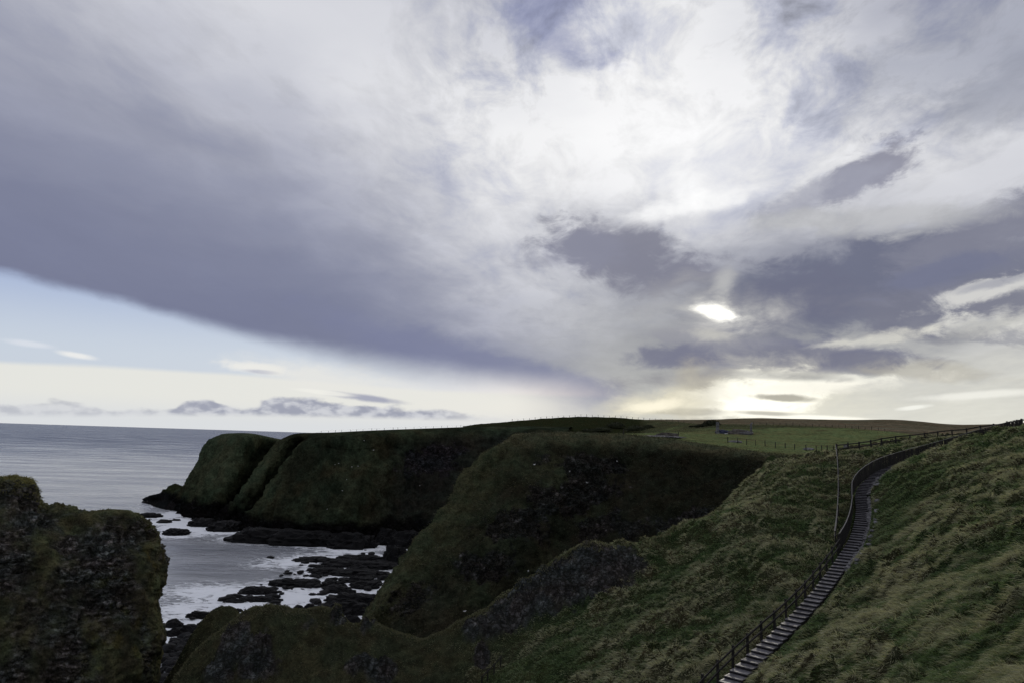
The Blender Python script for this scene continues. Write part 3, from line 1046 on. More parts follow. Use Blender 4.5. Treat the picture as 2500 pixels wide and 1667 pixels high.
MID = [  # columns: inland, rim, four steps down, foot
    [(1360, 1066, 215), (1300, 1066, 195), (1200, 1150, 182), (1120, 1260, 174), (1050, 1340, 170), (1000, 1430, 166), (990, 1490, 165)],
    [(1290, 1064, 165), (1250, 1065, 151), (1152, 1144, 143), (1070, 1252, 136), (985, 1378, 128), (897, 1510, 120), (868, 1580, 116)],
    [(1320, 1063, 163), (1290, 1062, 149.5), (1205, 1148, 140), (1128, 1260, 132), (1040, 1386, 123.5), (930, 1518, 117), (905, 1585, 113.5)],
    [(1350, 1062, 162), (1330, 1061, 149), (1262, 1150, 138), (1185, 1262, 129), (1085, 1395, 121), (965, 1520, 115), (945, 1590, 111)],
    [(1400, 1061, 160), (1400, 1060, 147.5), (1360, 1150, 137), (1300, 1262, 127.5), (1220, 1395, 119), (1130, 1520, 112.5), (1120, 1590, 109)],
    [(1500, 1064, 158), (1500, 1064, 145.5), (1480, 1150, 139.5), (1440, 1260, 132), (1380, 1390, 123), (1320, 1500, 116), (1300, 1560, 112)],
    [(1620, 1072, 155), (1620, 1074, 142.5), (1610, 1150, 134), (1590, 1250, 125), (1560, 1340, 117), (1530, 1420, 111), (1520, 1480, 108)],
    [(1760, 1090, 150), (1760, 1094, 136.5), (1760, 1150, 129.5), (1740, 1220, 121.5), (1720, 1290, 114), (1700, 1340, 108.5), (1690, 1390, 105)],
    [(1900, 1106, 140), (1900, 1112, 126.5), (1890, 1142, 120.5), (1870, 1185, 114.5), (1850, 1225, 109), (1830, 1265, 104.5), (1820, 1300, 102)],
    [(1990, 1110, 128), (1990, 1114, 116.5), (1985, 1128, 113), (1975, 1146, 110), (1965, 1165, 107.5), (1950, 1190, 105), (1940, 1215, 103)],
    [(2060, 1112, 122), (2060, 1116, 113), (2055, 1125, 111), (2050, 1140, 109), (2045, 1150, 108), (2040, 1170, 107), (2035, 1190, 106)],
]
MID_ROCK = [(1420, 1145, 140, 6, 3), (1330, 1140, 142, 3, 2.5), (1480, 1140, 140, 4, 2), (1440, 1190, 136, 6, 2.5), (1370, 1230, 131, 6, 3), (1260, 1290, 127, 6, 3),
            (1650, 1280, 117, 6, 1.6), (1600, 1290, 116, 5, 2), (1700, 1265, 117, 5, 1.5), (1180, 1380, 122, 5, 3), (1075, 1245, 137, 3, 3), (1450, 1280, 126, 5, 4), (1520, 1290, 122, 4, 2.5), (1000, 1450, 118, 4, 3)]


def build_mid():
    ctrl = C3(MID).transpose(1, 0, 2)
    p = loft(ctrl, 300, 460)
    n = grid_normals(p)
    if n[150, 200, 1] > 0:
        n = -n
    nr, nc = p.shape[:2]
    edge = sstep(np.linspace(0, 1, nr), 0.17, 0.32)[:, None] * np.ones(nc)
    rk = rock_mask(p, MID_ROCK, 0.9, 0.22) * edge
    big = fbm(p, 0.045, 4, 0.55, 50)
    gul = fbm(p * np.array([1, 1, 0.3]), 0.10, 4, 0.55, 51, ridged=True)
    lum = fbm(p, 0.35, 5, 0.6, 52)
    crg = fbm(p * np.array([1, 1, 1.8]), 0.3, 5, 0.62, 53, ridged=True) - 0.3
    lum2 = np.abs(fbm(p, 0.8, 4, 0.6, 59))
    disp = edge * (1.6 * big + 2.1 * (gul - 0.35) + 1.1 * lum + 0.6 * lum2 + rk * (1.2 * crg + 1.2 * blocks(p, 0.28, 17)))
    p = p + n * disp[..., None] + np.array([0, 0, 1.0]) * (0.12 * fbm(p, 0.6, 3, 0.5, 54))[..., None] * (1 - edge)[..., None]
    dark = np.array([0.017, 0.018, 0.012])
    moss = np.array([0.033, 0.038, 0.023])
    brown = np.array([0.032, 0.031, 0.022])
    grass = np.array([0.066, 0.068, 0.042])
    rock = np.array([0.062, 0.060, 0.064])
    c = lerp(dark, moss, sstep(fbm(p, 0.16, 5, 0.6, 55), -0.15, 0.4))
    c = lerp(c, brown, 0.8 * sstep(fbm(p, 0.09, 4, 0.6, 56), 0.0, 0.4))
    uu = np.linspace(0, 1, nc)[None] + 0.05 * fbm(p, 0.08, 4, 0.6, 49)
    c = lerp(c, np.array([0.054, 0.061, 0.035]), 0.75 * sstep(uu, 0.07, 0.11) * (1 - sstep(uu, 0.16, 0.34)))  # paler left flank: rim light put into the ground colour
    c = lerp(c, np.array([0.014, 0.014, 0.010]), 0.75 * sstep(uu, 0.42, 0.62))  # right half darkened: backlit shade put into the colour
    lip = 1 - sstep(np.linspace(0, 1, nr)[:, None] + 0.06 * fbm(p, 0.15, 4, 0.6, 57), 0.17, 0.27)
    c = lerp(c, grass, lip * 0.9)
    pale = sstep(fbm(p, 0.7, 4, 0.65, 58), 0.12, 0.5)
    c = lerp(c, lerp(rock * 0.6, rock * 2.6, pale), rk * 0.75)
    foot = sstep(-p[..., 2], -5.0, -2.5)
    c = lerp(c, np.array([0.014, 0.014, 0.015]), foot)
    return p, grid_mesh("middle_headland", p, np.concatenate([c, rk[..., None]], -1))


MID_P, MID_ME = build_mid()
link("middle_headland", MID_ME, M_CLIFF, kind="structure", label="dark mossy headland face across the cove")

# ------------------------------------------------------------------ far headland with its spurs
FAR = [
    [(640, 1062, 410), (600, 1061, 392), (560, 1100, 392), (520, 1150, 394), (480, 1185, 396), (430, 1211, 398), (430, 1240, 398)],
    [(560, 1062, 385), (540, 1060, 362), (508, 1086, 358), (482, 1135, 357), (458, 1180, 356), (430, 1222, 352), (428, 1255, 350)],
    [(580, 1063, 385), (562, 1058, 349), (535, 1100, 345), (512, 1150, 341), (486, 1200, 336), (455, 1245, 328), (452, 1275, 326)],
    [(640, 1066, 385), (610, 1059, 342), (592, 1105, 337), (566, 1165, 329), (538, 1215, 321), (508, 1260, 314), (505, 1290, 312)],
    [(720, 1078, 400), (682, 1074, 366), (655, 1120, 372), (622, 1175, 364), (592, 1222, 350), (560, 1260, 328), (555, 1290, 322)],
    [(760, 1064, 370), (712, 1059.5, 318), (674, 1098, 311), (638, 1152, 305), (592, 1208, 301), (538, 1268, 303), (530, 1300, 300)],
    [(800, 1060, 372), (758, 1057.5, 316), (731, 1100, 319), (696, 1160, 314), (648, 1215, 307), (609, 1268, 298), (603, 1300, 295)],
    [(830, 1058, 360), (800, 1056.5, 291), (748, 1095, 285), (697, 1162, 281), (641, 1236, 279), (603, 1288, 279), (600, 1330, 276)],
    [(900, 1055, 360), (880, 1053.5, 291), (845, 1105, 282), (805, 1170, 274), (760, 1240, 268), (720, 1306, 264), (715, 1340, 260)],
    [(970, 1052, 365), (950, 1050.5, 297), (930, 1100, 287), (905, 1170, 276), (880, 1240, 267), (850, 1316, 261), (845, 1345, 258)],
    [(1050, 1049, 370), (1030, 1048, 312), (1020, 1100, 305), (1005, 1165, 296), (985, 1240, 282), (960, 1312, 268), (955, 1345, 262)],
    [(1130, 1046, 380), (1110, 1045, 318), (1100, 1095, 306), (1090, 1160, 295), (1072, 1240, 283), (1055, 1312, 270), (1050, 1345, 264)],
    [(1240, 1043, 390), (1230, 1041, 328), (1220, 1095, 311), (1210, 1160, 296), (1200, 1240, 282), (1190, 1310, 271), (1185, 1345, 266)],
    [(1400, 1044, 380), (1390, 1044, 320), (1380, 1090, 300), (1370, 1150, 285), (1360, 1230, 270), (1350, 1310, 262), (1345, 1345, 258)],
]


def build_far():
    ctrl = C3(FAR).transpose(1, 0, 2)
    p = loft(ctrl, 190, 430)
    n = grid_normals(p)
    if n[100, 250, 1] > 0:
        n = -n
    nr, nc = p.shape[:2]
    v = np.linspace(0, 1, nr)[:, None] * np.ones(nc)
    edge = sstep(v, 0.17, 0.34)
    big = fbm(p, 0.025, 4, 0.55, 60)
    gul = fbm(p * np.array([1, 1, 0.25]), 0.07, 4, 0.55, 61, ridged=True)
    lum = fbm(p, 0.2, 5, 0.6, 62)
    spots = [(1040, 1130, 300, 14, 6), (1080, 1110, 304, 10, 5), (1000, 1120, 303, 8, 4)]
    rk = rock_mask(p, spots, 1.0, 0.12) * edge
    crg = fbm(p * np.array([1, 1, 0.6]), 0.13, 5, 0.62, 63, ridged=True) - 0.3
    z = p[..., 2]
    low = 1 - sstep(z, 5, 11)
    disp = edge * (2.0 * big + 3.8 * (gul - 0.35) + 1.6 * lum + rk * (2.0 * crg + 2.5 * blocks(p, 0.11, 21)) + low * (1.4 * crg + 1.8 * blocks(p, 0.14, 22)) + 1.7 * (fbm(p * np.array([1, 1, 0.35]), 0.22, 4, 0.6, 64, ridged=True) - 0.3))
    p = p + n * disp[..., None]
    dark = np.array([0.017, 0.021, 0.014])
    moss = np.array([0.034, 0.042, 0.026])
    brown = np.array([0.034, 0.031, 0.018])
    rock = np.array([0.050, 0.047, 0.056])
    c = lerp(dark, moss, sstep(fbm(p, 0.06, 5, 0.6, 65), -0.2, 0.3))
    c = lerp(c, brown, 0.7 * sstep(fbm(p, 0.04, 4, 0.6, 66), 0.0, 0.4))
    c = lerp(c, np.array([0.017, 0.0165, 0.016]), 0.7 * sstep(np.linspace(0, 1, nc)[None] + 0.04 * fbm(p, 0.03, 3, 0.6, 67), 0.68, 0.78) * sstep(v, 0.2, 0.3))  # right end darkened in colour to stand for its shadow
    # thin turf on the crests of the spurs and on the leftmost head
    pxs, _ = project(p)
    head = (1 - sstep(pxs, 620, 720)) * sstep(z, 8, 18)
    c = lerp(c, np.array([0.048, 0.058, 0.036]), 0.75 * head)
    pale = sstep(fbm(p, 0.4, 4, 0.65, 68), 0.05, 0.5)
    c = lerp(c, lerp(rock * 0.8, rock * 1.8, pale), rk * 0.9)
    wet = 1 - sstep(z + 2.5 * fbm(p, 0.1, 4, 0.6, 69), 4.5, 8)
    c = lerp(c, np.array([0.010, 0.010, 0.011]), wet)
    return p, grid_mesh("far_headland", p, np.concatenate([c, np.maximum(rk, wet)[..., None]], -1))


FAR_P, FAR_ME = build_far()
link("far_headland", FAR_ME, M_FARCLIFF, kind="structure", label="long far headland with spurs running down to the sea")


# ------------------------------------------------------------------ distant moor
def build_moor():
    sky = [(1380, 1045), (1440, 1033), (1500, 1028), (1600, 1024.5), (1700, 1025), (1750, 1024.5), (1800, 1022), (1860, 1021), (1950, 1023), (2060, 1025.5),
           (2150, 1024.5), (2200, 1026), (2250, 1030), (2320, 1036), (2400, 1036.5), (2500, 1033), (2700, 1026)]
    rows = []
    for px, py in sky:
        c = P(px, py, 1000)
        a = np.array([c[0] * 0.42, 420, CAM_H - 14.0])
        b = np.array([c[0] * 0.55, 550, CAM_H + (c[2] - CAM_H) * 0.28])
        m = np.array([c[0] * 0.8, 800, CAM_H + (c[2] - CAM_H) * 0.70])
        e = np.array([c[0] * 1.25, 1250, c[2] - 12])
        rows.append([a, b, m, c, e])
    p = loft(np.array(rows).transpose(1, 0, 2), 60, 160)
    p[..., 2] += 0.8 * fbm(p, 0.012, 4, 0.5, 70)
    c = lerp(np.array([0.125, 0.104, 0.074]), np.array([0.092, 0.080, 0.054]), sstep(fbm(p * np.array([0.3, 1, 1]), 0.012, 4, 0.6, 71), -0.2, 0.3))
    return grid_mesh("distant_moor", p, c)


link("distant_moor", build_moor(), M_MOOR, kind="structure", label="brown moorland rising on the horizon")

# ------------------------------------------------------------------ rock stack at the left
STACK = [  # columns from left round to the hidden side; rows: back, crest, six steps down
    [(-300, 1150, 84), (-280, 1130, 72), (-285, 1210, 68), (-290, 1310, 65), (-295, 1400, 63), (-300, 1500, 62), (-300, 1620, 61), (-300, 1800, 60)],
    [(-100, 1180, 86), (-90, 1160, 73), (-95, 1230, 69), (-100, 1320, 66.5), (-100, 1400, 65), (-105, 1500, 64), (-110, 1630, 63), (-110, 1800, 62)],
    [(0, 1190, 87), (0, 1168, 74), (0, 1240, 70.5), (0, 1330, 68), (0, 1410, 67), (0, 1510, 66), (0, 1640, 65), (0, 1810, 64)],
    [(40, 1190, 87), (38, 1163, 75), (45, 1240, 71.5), (50, 1330, 69), (50, 1410, 68), (55, 1510, 67), (55, 1640, 66), (55, 1810, 65)],
    [(85, 1205, 87), (82, 1178, 75.5), (90, 1250, 72), (95, 1335, 69.6), (100, 1415, 68.5), (100, 1515, 67.6), (100, 1645, 66.6), (100, 1815, 65.6)],
    [(110, 1250, 87.5), (104, 1229, 76), (120, 1280, 72.8), (130, 1345, 70.4), (135, 1420, 69.3), (140, 1520, 68.4), (140, 1650, 67.4), (140, 1820, 66.4)],
    [(170, 1262, 88), (160, 1240, 76.5), (170, 1290, 73.6), (180, 1355, 71.2), (185, 1430, 70), (190, 1530, 69), (190, 1655, 68), (190, 1820, 67)],
    [(220, 1268, 89), (218, 1251, 77), (222, 1300, 74.3), (228, 1365, 72.2), (232, 1440, 71), (236, 1535, 70), (238, 1655, 69), (238, 1820, 68)],
    [(280, 1262, 90), (276, 1239, 77.6), (282, 1300, 75), (286, 1370, 73), (290, 1445, 72), (292, 1540, 71.2), (292, 1655, 70.5), (292, 1820, 70)],
    [(330, 1262, 91), (330, 1246, 78.3), (340, 1310, 76.4), (346, 1380, 75), (346, 1455, 74.2), (348, 1545, 73.6), (346, 1655, 73), (346, 1820, 72.5)],
    [(350, 1266, 92), (360, 1260, 79.2), (384, 1322, 78.6), (398, 1392, 78), (374, 1470, 77.4), (393, 1545, 77), (376, 1650, 76.6), (384, 1820, 76)],
    [(350, 1280, 93), (368, 1272, 82), (396, 1330, 82), (413, 1392, 82), (384, 1472, 81.8), (407, 1540, 81.6), (386, 1640, 81.4), (396, 1820, 81)],
    [(330, 1290, 96), (350, 1285, 90), (370, 1345, 91), (380, 1400, 92), (374, 1475, 92), (376, 1550, 92), (370, 1655, 92), (370, 1820, 92)],
]


def build_stack():
    ctrl = C3(STACK).transpose(1, 0, 2)
    p = loft(ctrl, 300, 290)
    n = grid_normals(p)
    if n[150, 120, 1] > 0:
        n = -n
    moss = sstep(fbm(p * np.array([1, 1, 0.7]), 0.16, 5, 0.6, 80) + 0.09, -0.14, 0.24)
    crest = 1 - sstep(np.linspace(0, 1, p.shape[0])[:, None] + 0.05 * fbm(p, 0.6, 3, 0.6, 86), 0.15, 0.22)
    rk = 1 - moss
    # tilted bedding and blocks
    s = p @ np.array([[0.9, 0.1, 0.2], [0.1, 0.9, 0.1], [-0.35, 0.1, 2.4]])
    blk = fbm(s, 0.42, 5, 0.62, 81, ridged=True) - 0.3
    crk = np.abs(fbm(s, 0.9, 4, 0.6, 82))
    lump = fbm(p, 0.17, 4, 0.55, 83)
    fine = fbm(p, 1.4, 4, 0.6, 84)
    disp = (0.25 + 0.75 * rk) * 0.75 * blocks(p, 0.5, 9) + 1.25 * lump + 0.5 * fbm(p, 0.45, 4, 0.6, 89) + (0.35 + 0.65 * rk) * (0.55 * blk - 0.35 * (0.2 - np.minimum(crk, 0.2)) * 3) + 0.10 * fine
    p = p + n * disp[..., None]
    mossc = np.array([0.066, 0.069, 0.038])
    dk = np.array([0.032, 0.032, 0.022])
    rock = np.array([0.112, 0.110, 0.115])
    straw = np.array([0.085, 0.080, 0.030])
    c = lerp(dk, mossc, sstep(fbm(p, 0.4, 4, 0.6, 85), -0.2, 0.4))
    pale = sstep(fbm(s, 1.1, 4, 0.68, 87), -0.05, 0.5)
    c = lerp(c, lerp(rock * 0.4, rock * 2.0, pale), rk * 0.95)
    # straw grass on the highest hump, yellow lichen down the seaward edge
    pxs, pys = project(p)
    c = lerp(c, straw, 0.8 * crest * (1 - sstep(pxs, 70, 110)))
    c = lerp(c, mossc * 1.3, 0.7 * crest * sstep(pxs, 70, 110))
    lich = sstep(p[..., 0] - (-40.5), -1.5, 0.3) * sstep(fbm(p, 0.5, 4, 0.6, 88), 0.1, 0.35)
    c = lerp(c, np.array([0.052, 0.050, 0.018]), 0.6 * lich)
    return p, n, grid_mesh("rock_stack", p, np.concatenate([c, rk[..., None]], -1))


STACK_P, STACK_N, STACK_ME = build_stack()
link("rock_stack", STACK_ME, M_STACK, kind="structure", label="sheer mossy rock stack at the left edge")


# ------------------------------------------------------------------ generic rock
def rock_mesh(name, size, seed, flat=1.0, strata=0.5, sub=3, jag=0.28):
    import bmesh
    bm = bmesh.new()
    bmesh.ops.create_icosphere(bm, subdivisions=sub, radius=1.0)
    v = np.array([w.co[:] for w in bm.verts])
    f = [[w.index for w in q.verts] for q in bm.faces]
    bm.free()
    v = np.sign(v) * np.abs(v) ** 0.85
    q = v * np.asarray(size) / max(size) * 2.2
    k = 1 + jag * 1.5 * fbm(q, 1.1, 4, 0.6, seed, ridged=False) + 0.42 * (fbm(q * np.array([1, 1, 2.2]), 1.6, 4, 0.65, seed + 3, ridged=True) - 0.3)
    v = v * k[:, None]
    v[:, 2] = np.where(v[:, 2] > 0, v[:, 2], v[:, 2] * 0.6)
    v[:, 2] = v[:, 2] + strata * 0.12 * np.sin(v[:, 2] * 14 + v[:, 0] * 2)
    v = v * np.asarray(size)
    return raw_mesh(name, v, np.array(f), 3, smooth=False)


# rocks standing in the water: px, py (waterline centre), half width in photo px, height m, depth ratio, label
ROCKS = [
    (427, 1304, 27, 2.0, .8, "jagged low rock alone in foam right of the tall stack"),
    (400, 1275, 16, 1.3, .8, "wet rock showing through foam off the headland's low point"),
    (428, 1270, 10, 0.7, .8, "tiny flat rock just right of the foam-washed rock"),
    (358, 1262, 26, 1.8, .8, "dark rock peeping out behind the stack's shoulder"),
    (492, 1283, 29, 3.0, .8, "left half of the black rock pair below the headland spurs"),
    (546, 1294, 36, 3.6, .9, "right half of the black rock pair below the headland spurs"),
    (640, 1322, 75, 4.5, .5, "long black rock shelf under the second spur"),
    (735, 1328, 85, 4.5, .5, "middle black rock shelf at the far cliff foot"),
    (855, 1336, 52, 4.8, .7, "blunt black rock with sheer front at the far cliff foot"),
    (945, 1328, 26, 5.5, .9, "rounded boulder leaning on another at the cove's back"),
    (990, 1334, 40, 5.2, .9, "broad mossy boulder at the back of the cove"),
    (962, 1376, 27, 5.5, .9, "upright black block before the two back boulders"),
    (886, 1364, 62, 1.3, .35, "thin black ledge left of the upright block"),
    (766, 1368, 50, 1.2, .5, "leftmost pointed tongue of the large black reef"),
    (840, 1380, 60, 1.6, .6, "upper slab of the large black reef"),
    (915, 1385, 62, 2.0, .6, "slab of the black reef touching the dark headland"),
    (800, 1398, 52, 1.5, .5, "lower left slab of the large black reef"),
    (880, 1404, 70, 1.7, .5, "lower right slab of the large black reef"),
    (716, 1430, 64, 2.0, .4, "long humped rock lying across the white surf"),
    (812, 1430, 32, 1.5, .5, "short rock touching the long humped one's right end"),
    (872, 1420, 45, 1.5, .4, "low ledge just below the large black reef"),
    (888, 1434, 36, 1.8, .6, "blocky rock beside foam at the dark headland's foot"),
    (827, 1446, 36, 1.6, .5, "oval rock below the short surf rock"),
    (628, 1448, 44, 1.7, .5, "sloping rock with foam behind it in mid cove"),
    (572, 1458, 20, 0.8, .5, "small flat rock trailing left of the sloping rock"),
    (640, 1467, 50, 1.2, .35, "narrow dark ledge below the sloping rock"),
    (575, 1470, 22, 0.8, .5, "small ledge end reaching left into the surf"),
    (860, 1474, 68, 2.6, .5, "large stepped black slab right of the grassy knoll"),
    (835, 1496, 66, 2.6, .4, "black slab half hidden behind the grassy knoll"),
    (490, 1507, 30, 1.2, .4, "cigar shaped rock alone in the lower surf"),
    (421, 1529, 18, 1.3, .7, "round topped rock nearest the stack's edge"),
    (728, 1489, 12, 1.1, .8, "small rock showing over the knoll's middle dip"),
    (755, 1487, 12, 1.2, .8, "small rock right of another over the knoll's dip"),
    (768, 1469, 7, 0.6, .8, "tiny rock near the stepped slab's left tip"),
    (762, 1453, 8, 0.6, .8, "tiny rock pair member, left, in the mid surf"),
    (778, 1452, 6, 0.5, .8, "tiny rock pair member, right, in the mid surf"),
    (581, 1493, 10, 0.7, .7, "tiny rock just above the knoll's left hump"),
    (528, 1497, 6, 0.5, .8, "tiny rock above the cigar shaped rock's right end"),
    (494, 1527, 12, 0.8, .7, "tiny rock beside the knoll's left flank"),
    (857, 1520, 20, 1.5, .6, "dark rock in the gap between knoll and headland"),
    (428, 1550, 17, 1.4, .8, "broad boulder where surf meets the boulder beach"),
    (460, 1543, 20, 1.4, .7, "boulder between surf and the knoll's left flank"),
]
ROCK_XY = []


def build_rocks():
    for i, (px, py, hw, h, dr, lab) in enumerate(ROCKS):
        c = PZ(px, py, 0.0)
        sx = hw / FPX * c[1] * 1.02
        if 1360 < py < 1500 and hw > 30:
            sx *= 0.86
            h *= 0.85
        sy = max(sx * dr, 0.6)
        me = rock_mesh("skerry", (sx, sy, h), i * 1.7 + 100, sub=4 if hw > 24 else 3)
        o = link("skerry", me, M_WETROCK, label=lab, category="rock", group="dark rocks standing in the cove")
        o.location = (c[0], c[1] + sy * 0.3, -0.12 * h)
        ROCK_XY.append((c[0], c[1] + sy * 0.3, sx, sy))


build_rocks()


# the low rocky point at the head's foot
def build_point():
    prof = [(349, 1226, 1219), (366, 1230, 1211), (384, 1236, 1206), (405, 1241, 1193), (425, 1244, 1181), (446, 1246, 1187), (468, 1249, 1176), (492, 1253, 1170)]
    rows = []
    for px, base, top in prof:
        b = PZ(px, base, 0.0)
        t = P(px, top, b[1] + 11)
        h = t[2]
        rows.append([t + np.array([0, 16, -h - 3]), t + np.array([0, 9, -h * .55]), t, b + np.array([0, 5, h * .5]), b + np.array([0, 0, h * .16]), b + np.array([0, -3.5, -2.5])])
    p = loft(np.array(rows).transpose(1, 0, 2), 70, 130)
    n = grid_normals(p)
    if n[30, 60, 2] < 0:
        n = -n
    p = p + n * (1.3 * (fbm(p, 0.12, 5, 0.62, 90, ridged=True) - 0.3) + 0.5 * fbm(p, 0.35, 4, 0.6, 91))[..., None]
    c = lerp(np.array([0.011, 0.011, 0.012]), np.array([0.026, 0.030, 0.015]), sstep(p[..., 2] + 2 * fbm(p, 0.1, 3, 0.6, 92), 6, 10))
    link("rocky_point", grid_mesh("rocky_point", p, c), M_FARCLIFF, kind="structure", label="low rocky point at the far headland's foot")


build_point()


# boulder beach between the stack and the knoll
def build_beach():
    vs, fs, off = [], [], 0
    protos = []
    for k in range(6):
        me = rock_mesh("b", (1, 0.85, 0.7), 300 + k, sub=2)
        v = np.array([w.co[:] for w in me.vertices])
        f = np.array([list(q.vertices) for q in me.polygons])
        bpy.data.meshes.remove(me)
        protos.append((v, f))
    for i in range(420):
        px = RNG.uniform(392, 500)
        py = RNG.uniform(1546, 1690)
        if px > 400 + (1700 - py) * 0.75 or (py < 1580 and RNG.random() < 0.5):
            continue
        c = PZ(px, py, RNG.uniform(-0.2, 0.35))
        s = RNG.uniform(0.35, 1.15) * (1.3 if RNG.random() < 0.15 else 1)
        v, f = protos[RNG.integers(6)]
        a = RNG.uniform(0, 6.28)
        R = np.array([[math.cos(a), -math.sin(a), 0], [math.sin(a), math.cos(a), 0], [0, 0, 1]])
        vs.append((v * s) @ R.T + c)
        fs.append(f + off)
        off += len(v)
    me = raw_mesh("boulder_beach", np.concatenate(vs), np.concatenate(fs), 3, smooth=False)
    link("boulder_beach", me, M_WETROCK, kind="stuff", label="dark boulders of the beach between stack and knoll")


build_beach()


def build_rubble():
    vs, fs, off = [], [], 0
    protos = []
    for k in range(6):
        me = rock_mesh("b", (1, 0.8, 0.5), 350 + k, sub=2)
        protos.append((np.array([w.co[:] for w in me.vertices]), np.array([list(q.vertices) for q in me.polygons])))
        bpy.data.meshes.remove(me)
    for (px, py, hw, h, dr, lab) in ROCKS:
        if hw < 30 or py < 1340:
            continue
        for k in range(int(hw * 0.35)):
            c = PZ(px + RNG.normal() * hw * 0.75, py + RNG.normal() * hw * 0.13, 0.0)
            sz = RNG.uniform(0.3, 1.5) * (0.6 if RNG.random() < 0.6 else 1)
            v, f = protos[RNG.integers(6)]
            a = RNG.uniform(0, 6.28)
            M = np.array([[math.cos(a), -math.sin(a), 0], [math.sin(a), math.cos(a), 0], [0, 0, 1]])
            c[2] = RNG.uniform(0, h * 0.3)
            vs.append((v * sz * np.array([1.4, 1, 1])) @ M.T + c)
            fs.append(f + off)
            off += len(v)
    me = raw_mesh("reef_rubble", np.concatenate(vs), np.concatenate(fs), 3, smooth=False)
    link("reef_rubble", me, M_WETROCK, kind="stuff", label="broken wet stones strewn over the reefs in the cove")


build_rubble()


# ------------------------------------------------------------------ sea
def sea_mat():
    m, N = new_mat("sea_water")
    geo = N.n('ShaderNodeNewGeometry')
    pos = geo.outputs['Position']
    at = N.n('ShaderNodeAttribute', attribute_name='tone')
    foam_a, calm, _ = N.sep(at.outputs['Color'])
    x, y, _z = N.sep(pos)
    dist = N.v('LENGTH', pos)
    sv = N.xyz(N.m('MULTIPLY', x, 0.55), y, 0.0)
    w1 = N.noise(sv, 0.16, 6, 0.62, 0.4).outputs[0]
    w2 = N.noise(sv, 0.75, 5, 0.62, 0.3).outputs[0]
    w3 = N.noise(N.xyz(N.m('MULTIPLY', x, 0.35), y, 0.0), 0.022, 6, 0.6, 0.2).outputs[0]
    h = N.m('ADD', N.m('MULTIPLY', w1, 1.0), N.m('MULTIPLY', w2, 0.30))
    h = N.m('ADD', h, N.m('MULTIPLY', w3, 5.0))
    # surf: lacy where the attribute is weak, solid where strong
    fv = N.xyz(N.m('MULTIPLY', x, 0.5), y, 0.0)
    lace = N.noise(fv, 0.42, 8, 0.70, 1.4).outputs[0]
    web = N.n('ShaderNodeTexVoronoi', feature='DISTANCE_TO_EDGE')
    N.put(web.inputs['Vector'], N.v('ADD', fv, N.v('SCALE', N.noise(fv, 0.5, 4, 0.6).outputs[1], scale=2.2)))
    web.inputs['Scale'].default_value = 0.42
    webm = N.ss(web.outputs['Distance'], 0.0, 0.16, 1.0, 0.0)
    th = N.m('SUBTRACT', 0.80, N.m('MULTIPLY', foam_a, 0.49))
    f1 = N.ss(N.m('SUBTRACT', lace, th), -0.03, 0.05)
    f2 = N.m('MULTIPLY', webm, N.ss(N.m('MULTIPLY_ADD', lace, 0.8, N.m('MULTIPLY', foam_a, 0.75)), 0.48, 0.88, 0.0, 0.8))
    caps = N.ss(N.noise(N.xyz(N.m('MULTIPLY', x, 0.25), y, 4.0), 0.17, 5, 0.7, 0.5).outputs[0], 0.66, 0.76, 0.0, 0.6)
    foam = N.m('MAXIMUM', N.m('MAXIMUM', f1, f2), N.m('MULTIPLY', caps, N.ss(calm, 0, 1, 1.0, 0.3)))
    b = N.n('ShaderNodeBsdfPrincipled')
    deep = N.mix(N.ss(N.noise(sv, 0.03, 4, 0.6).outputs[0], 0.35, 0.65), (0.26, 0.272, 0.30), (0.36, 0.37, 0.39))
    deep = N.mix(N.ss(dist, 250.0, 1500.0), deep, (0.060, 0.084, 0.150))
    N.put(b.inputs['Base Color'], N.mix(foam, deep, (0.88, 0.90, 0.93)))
    gust = N.noise(N.xyz(N.m('MULTIPLY', x, 0.22), y, 9.0), 0.035, 5, 0.68, 0.3).outputs[0]
    rough_w = N.m('MULTIPLY', N.ss(dist, 150.0, 2500.0, 0.15, 0.32), N.ss(gust, 0.36, 0.64, 0.65, 1.35))
    N.put(b.inputs['Roughness'], N.m('MAXIMUM', rough_w, N.m('MULTIPLY', foam, 0.8)))
    b.inputs['IOR'].default_value = 1.33
    bm_ = N.n('ShaderNodeBump')
    N.put(bm_.inputs['Strength'], N.ss(dist, 200.0, 6000.0, 1.0, 0.55))
    bm_.inputs['Distance'].default_value = 1.0
    N.put(bm_.inputs['Height'], N.m('MULTIPLY_ADD', foam, 0.25, h))
    N.put(b.inputs['Normal'], bm_.outputs[0])
    finish(N, b.outputs[0])
    return m


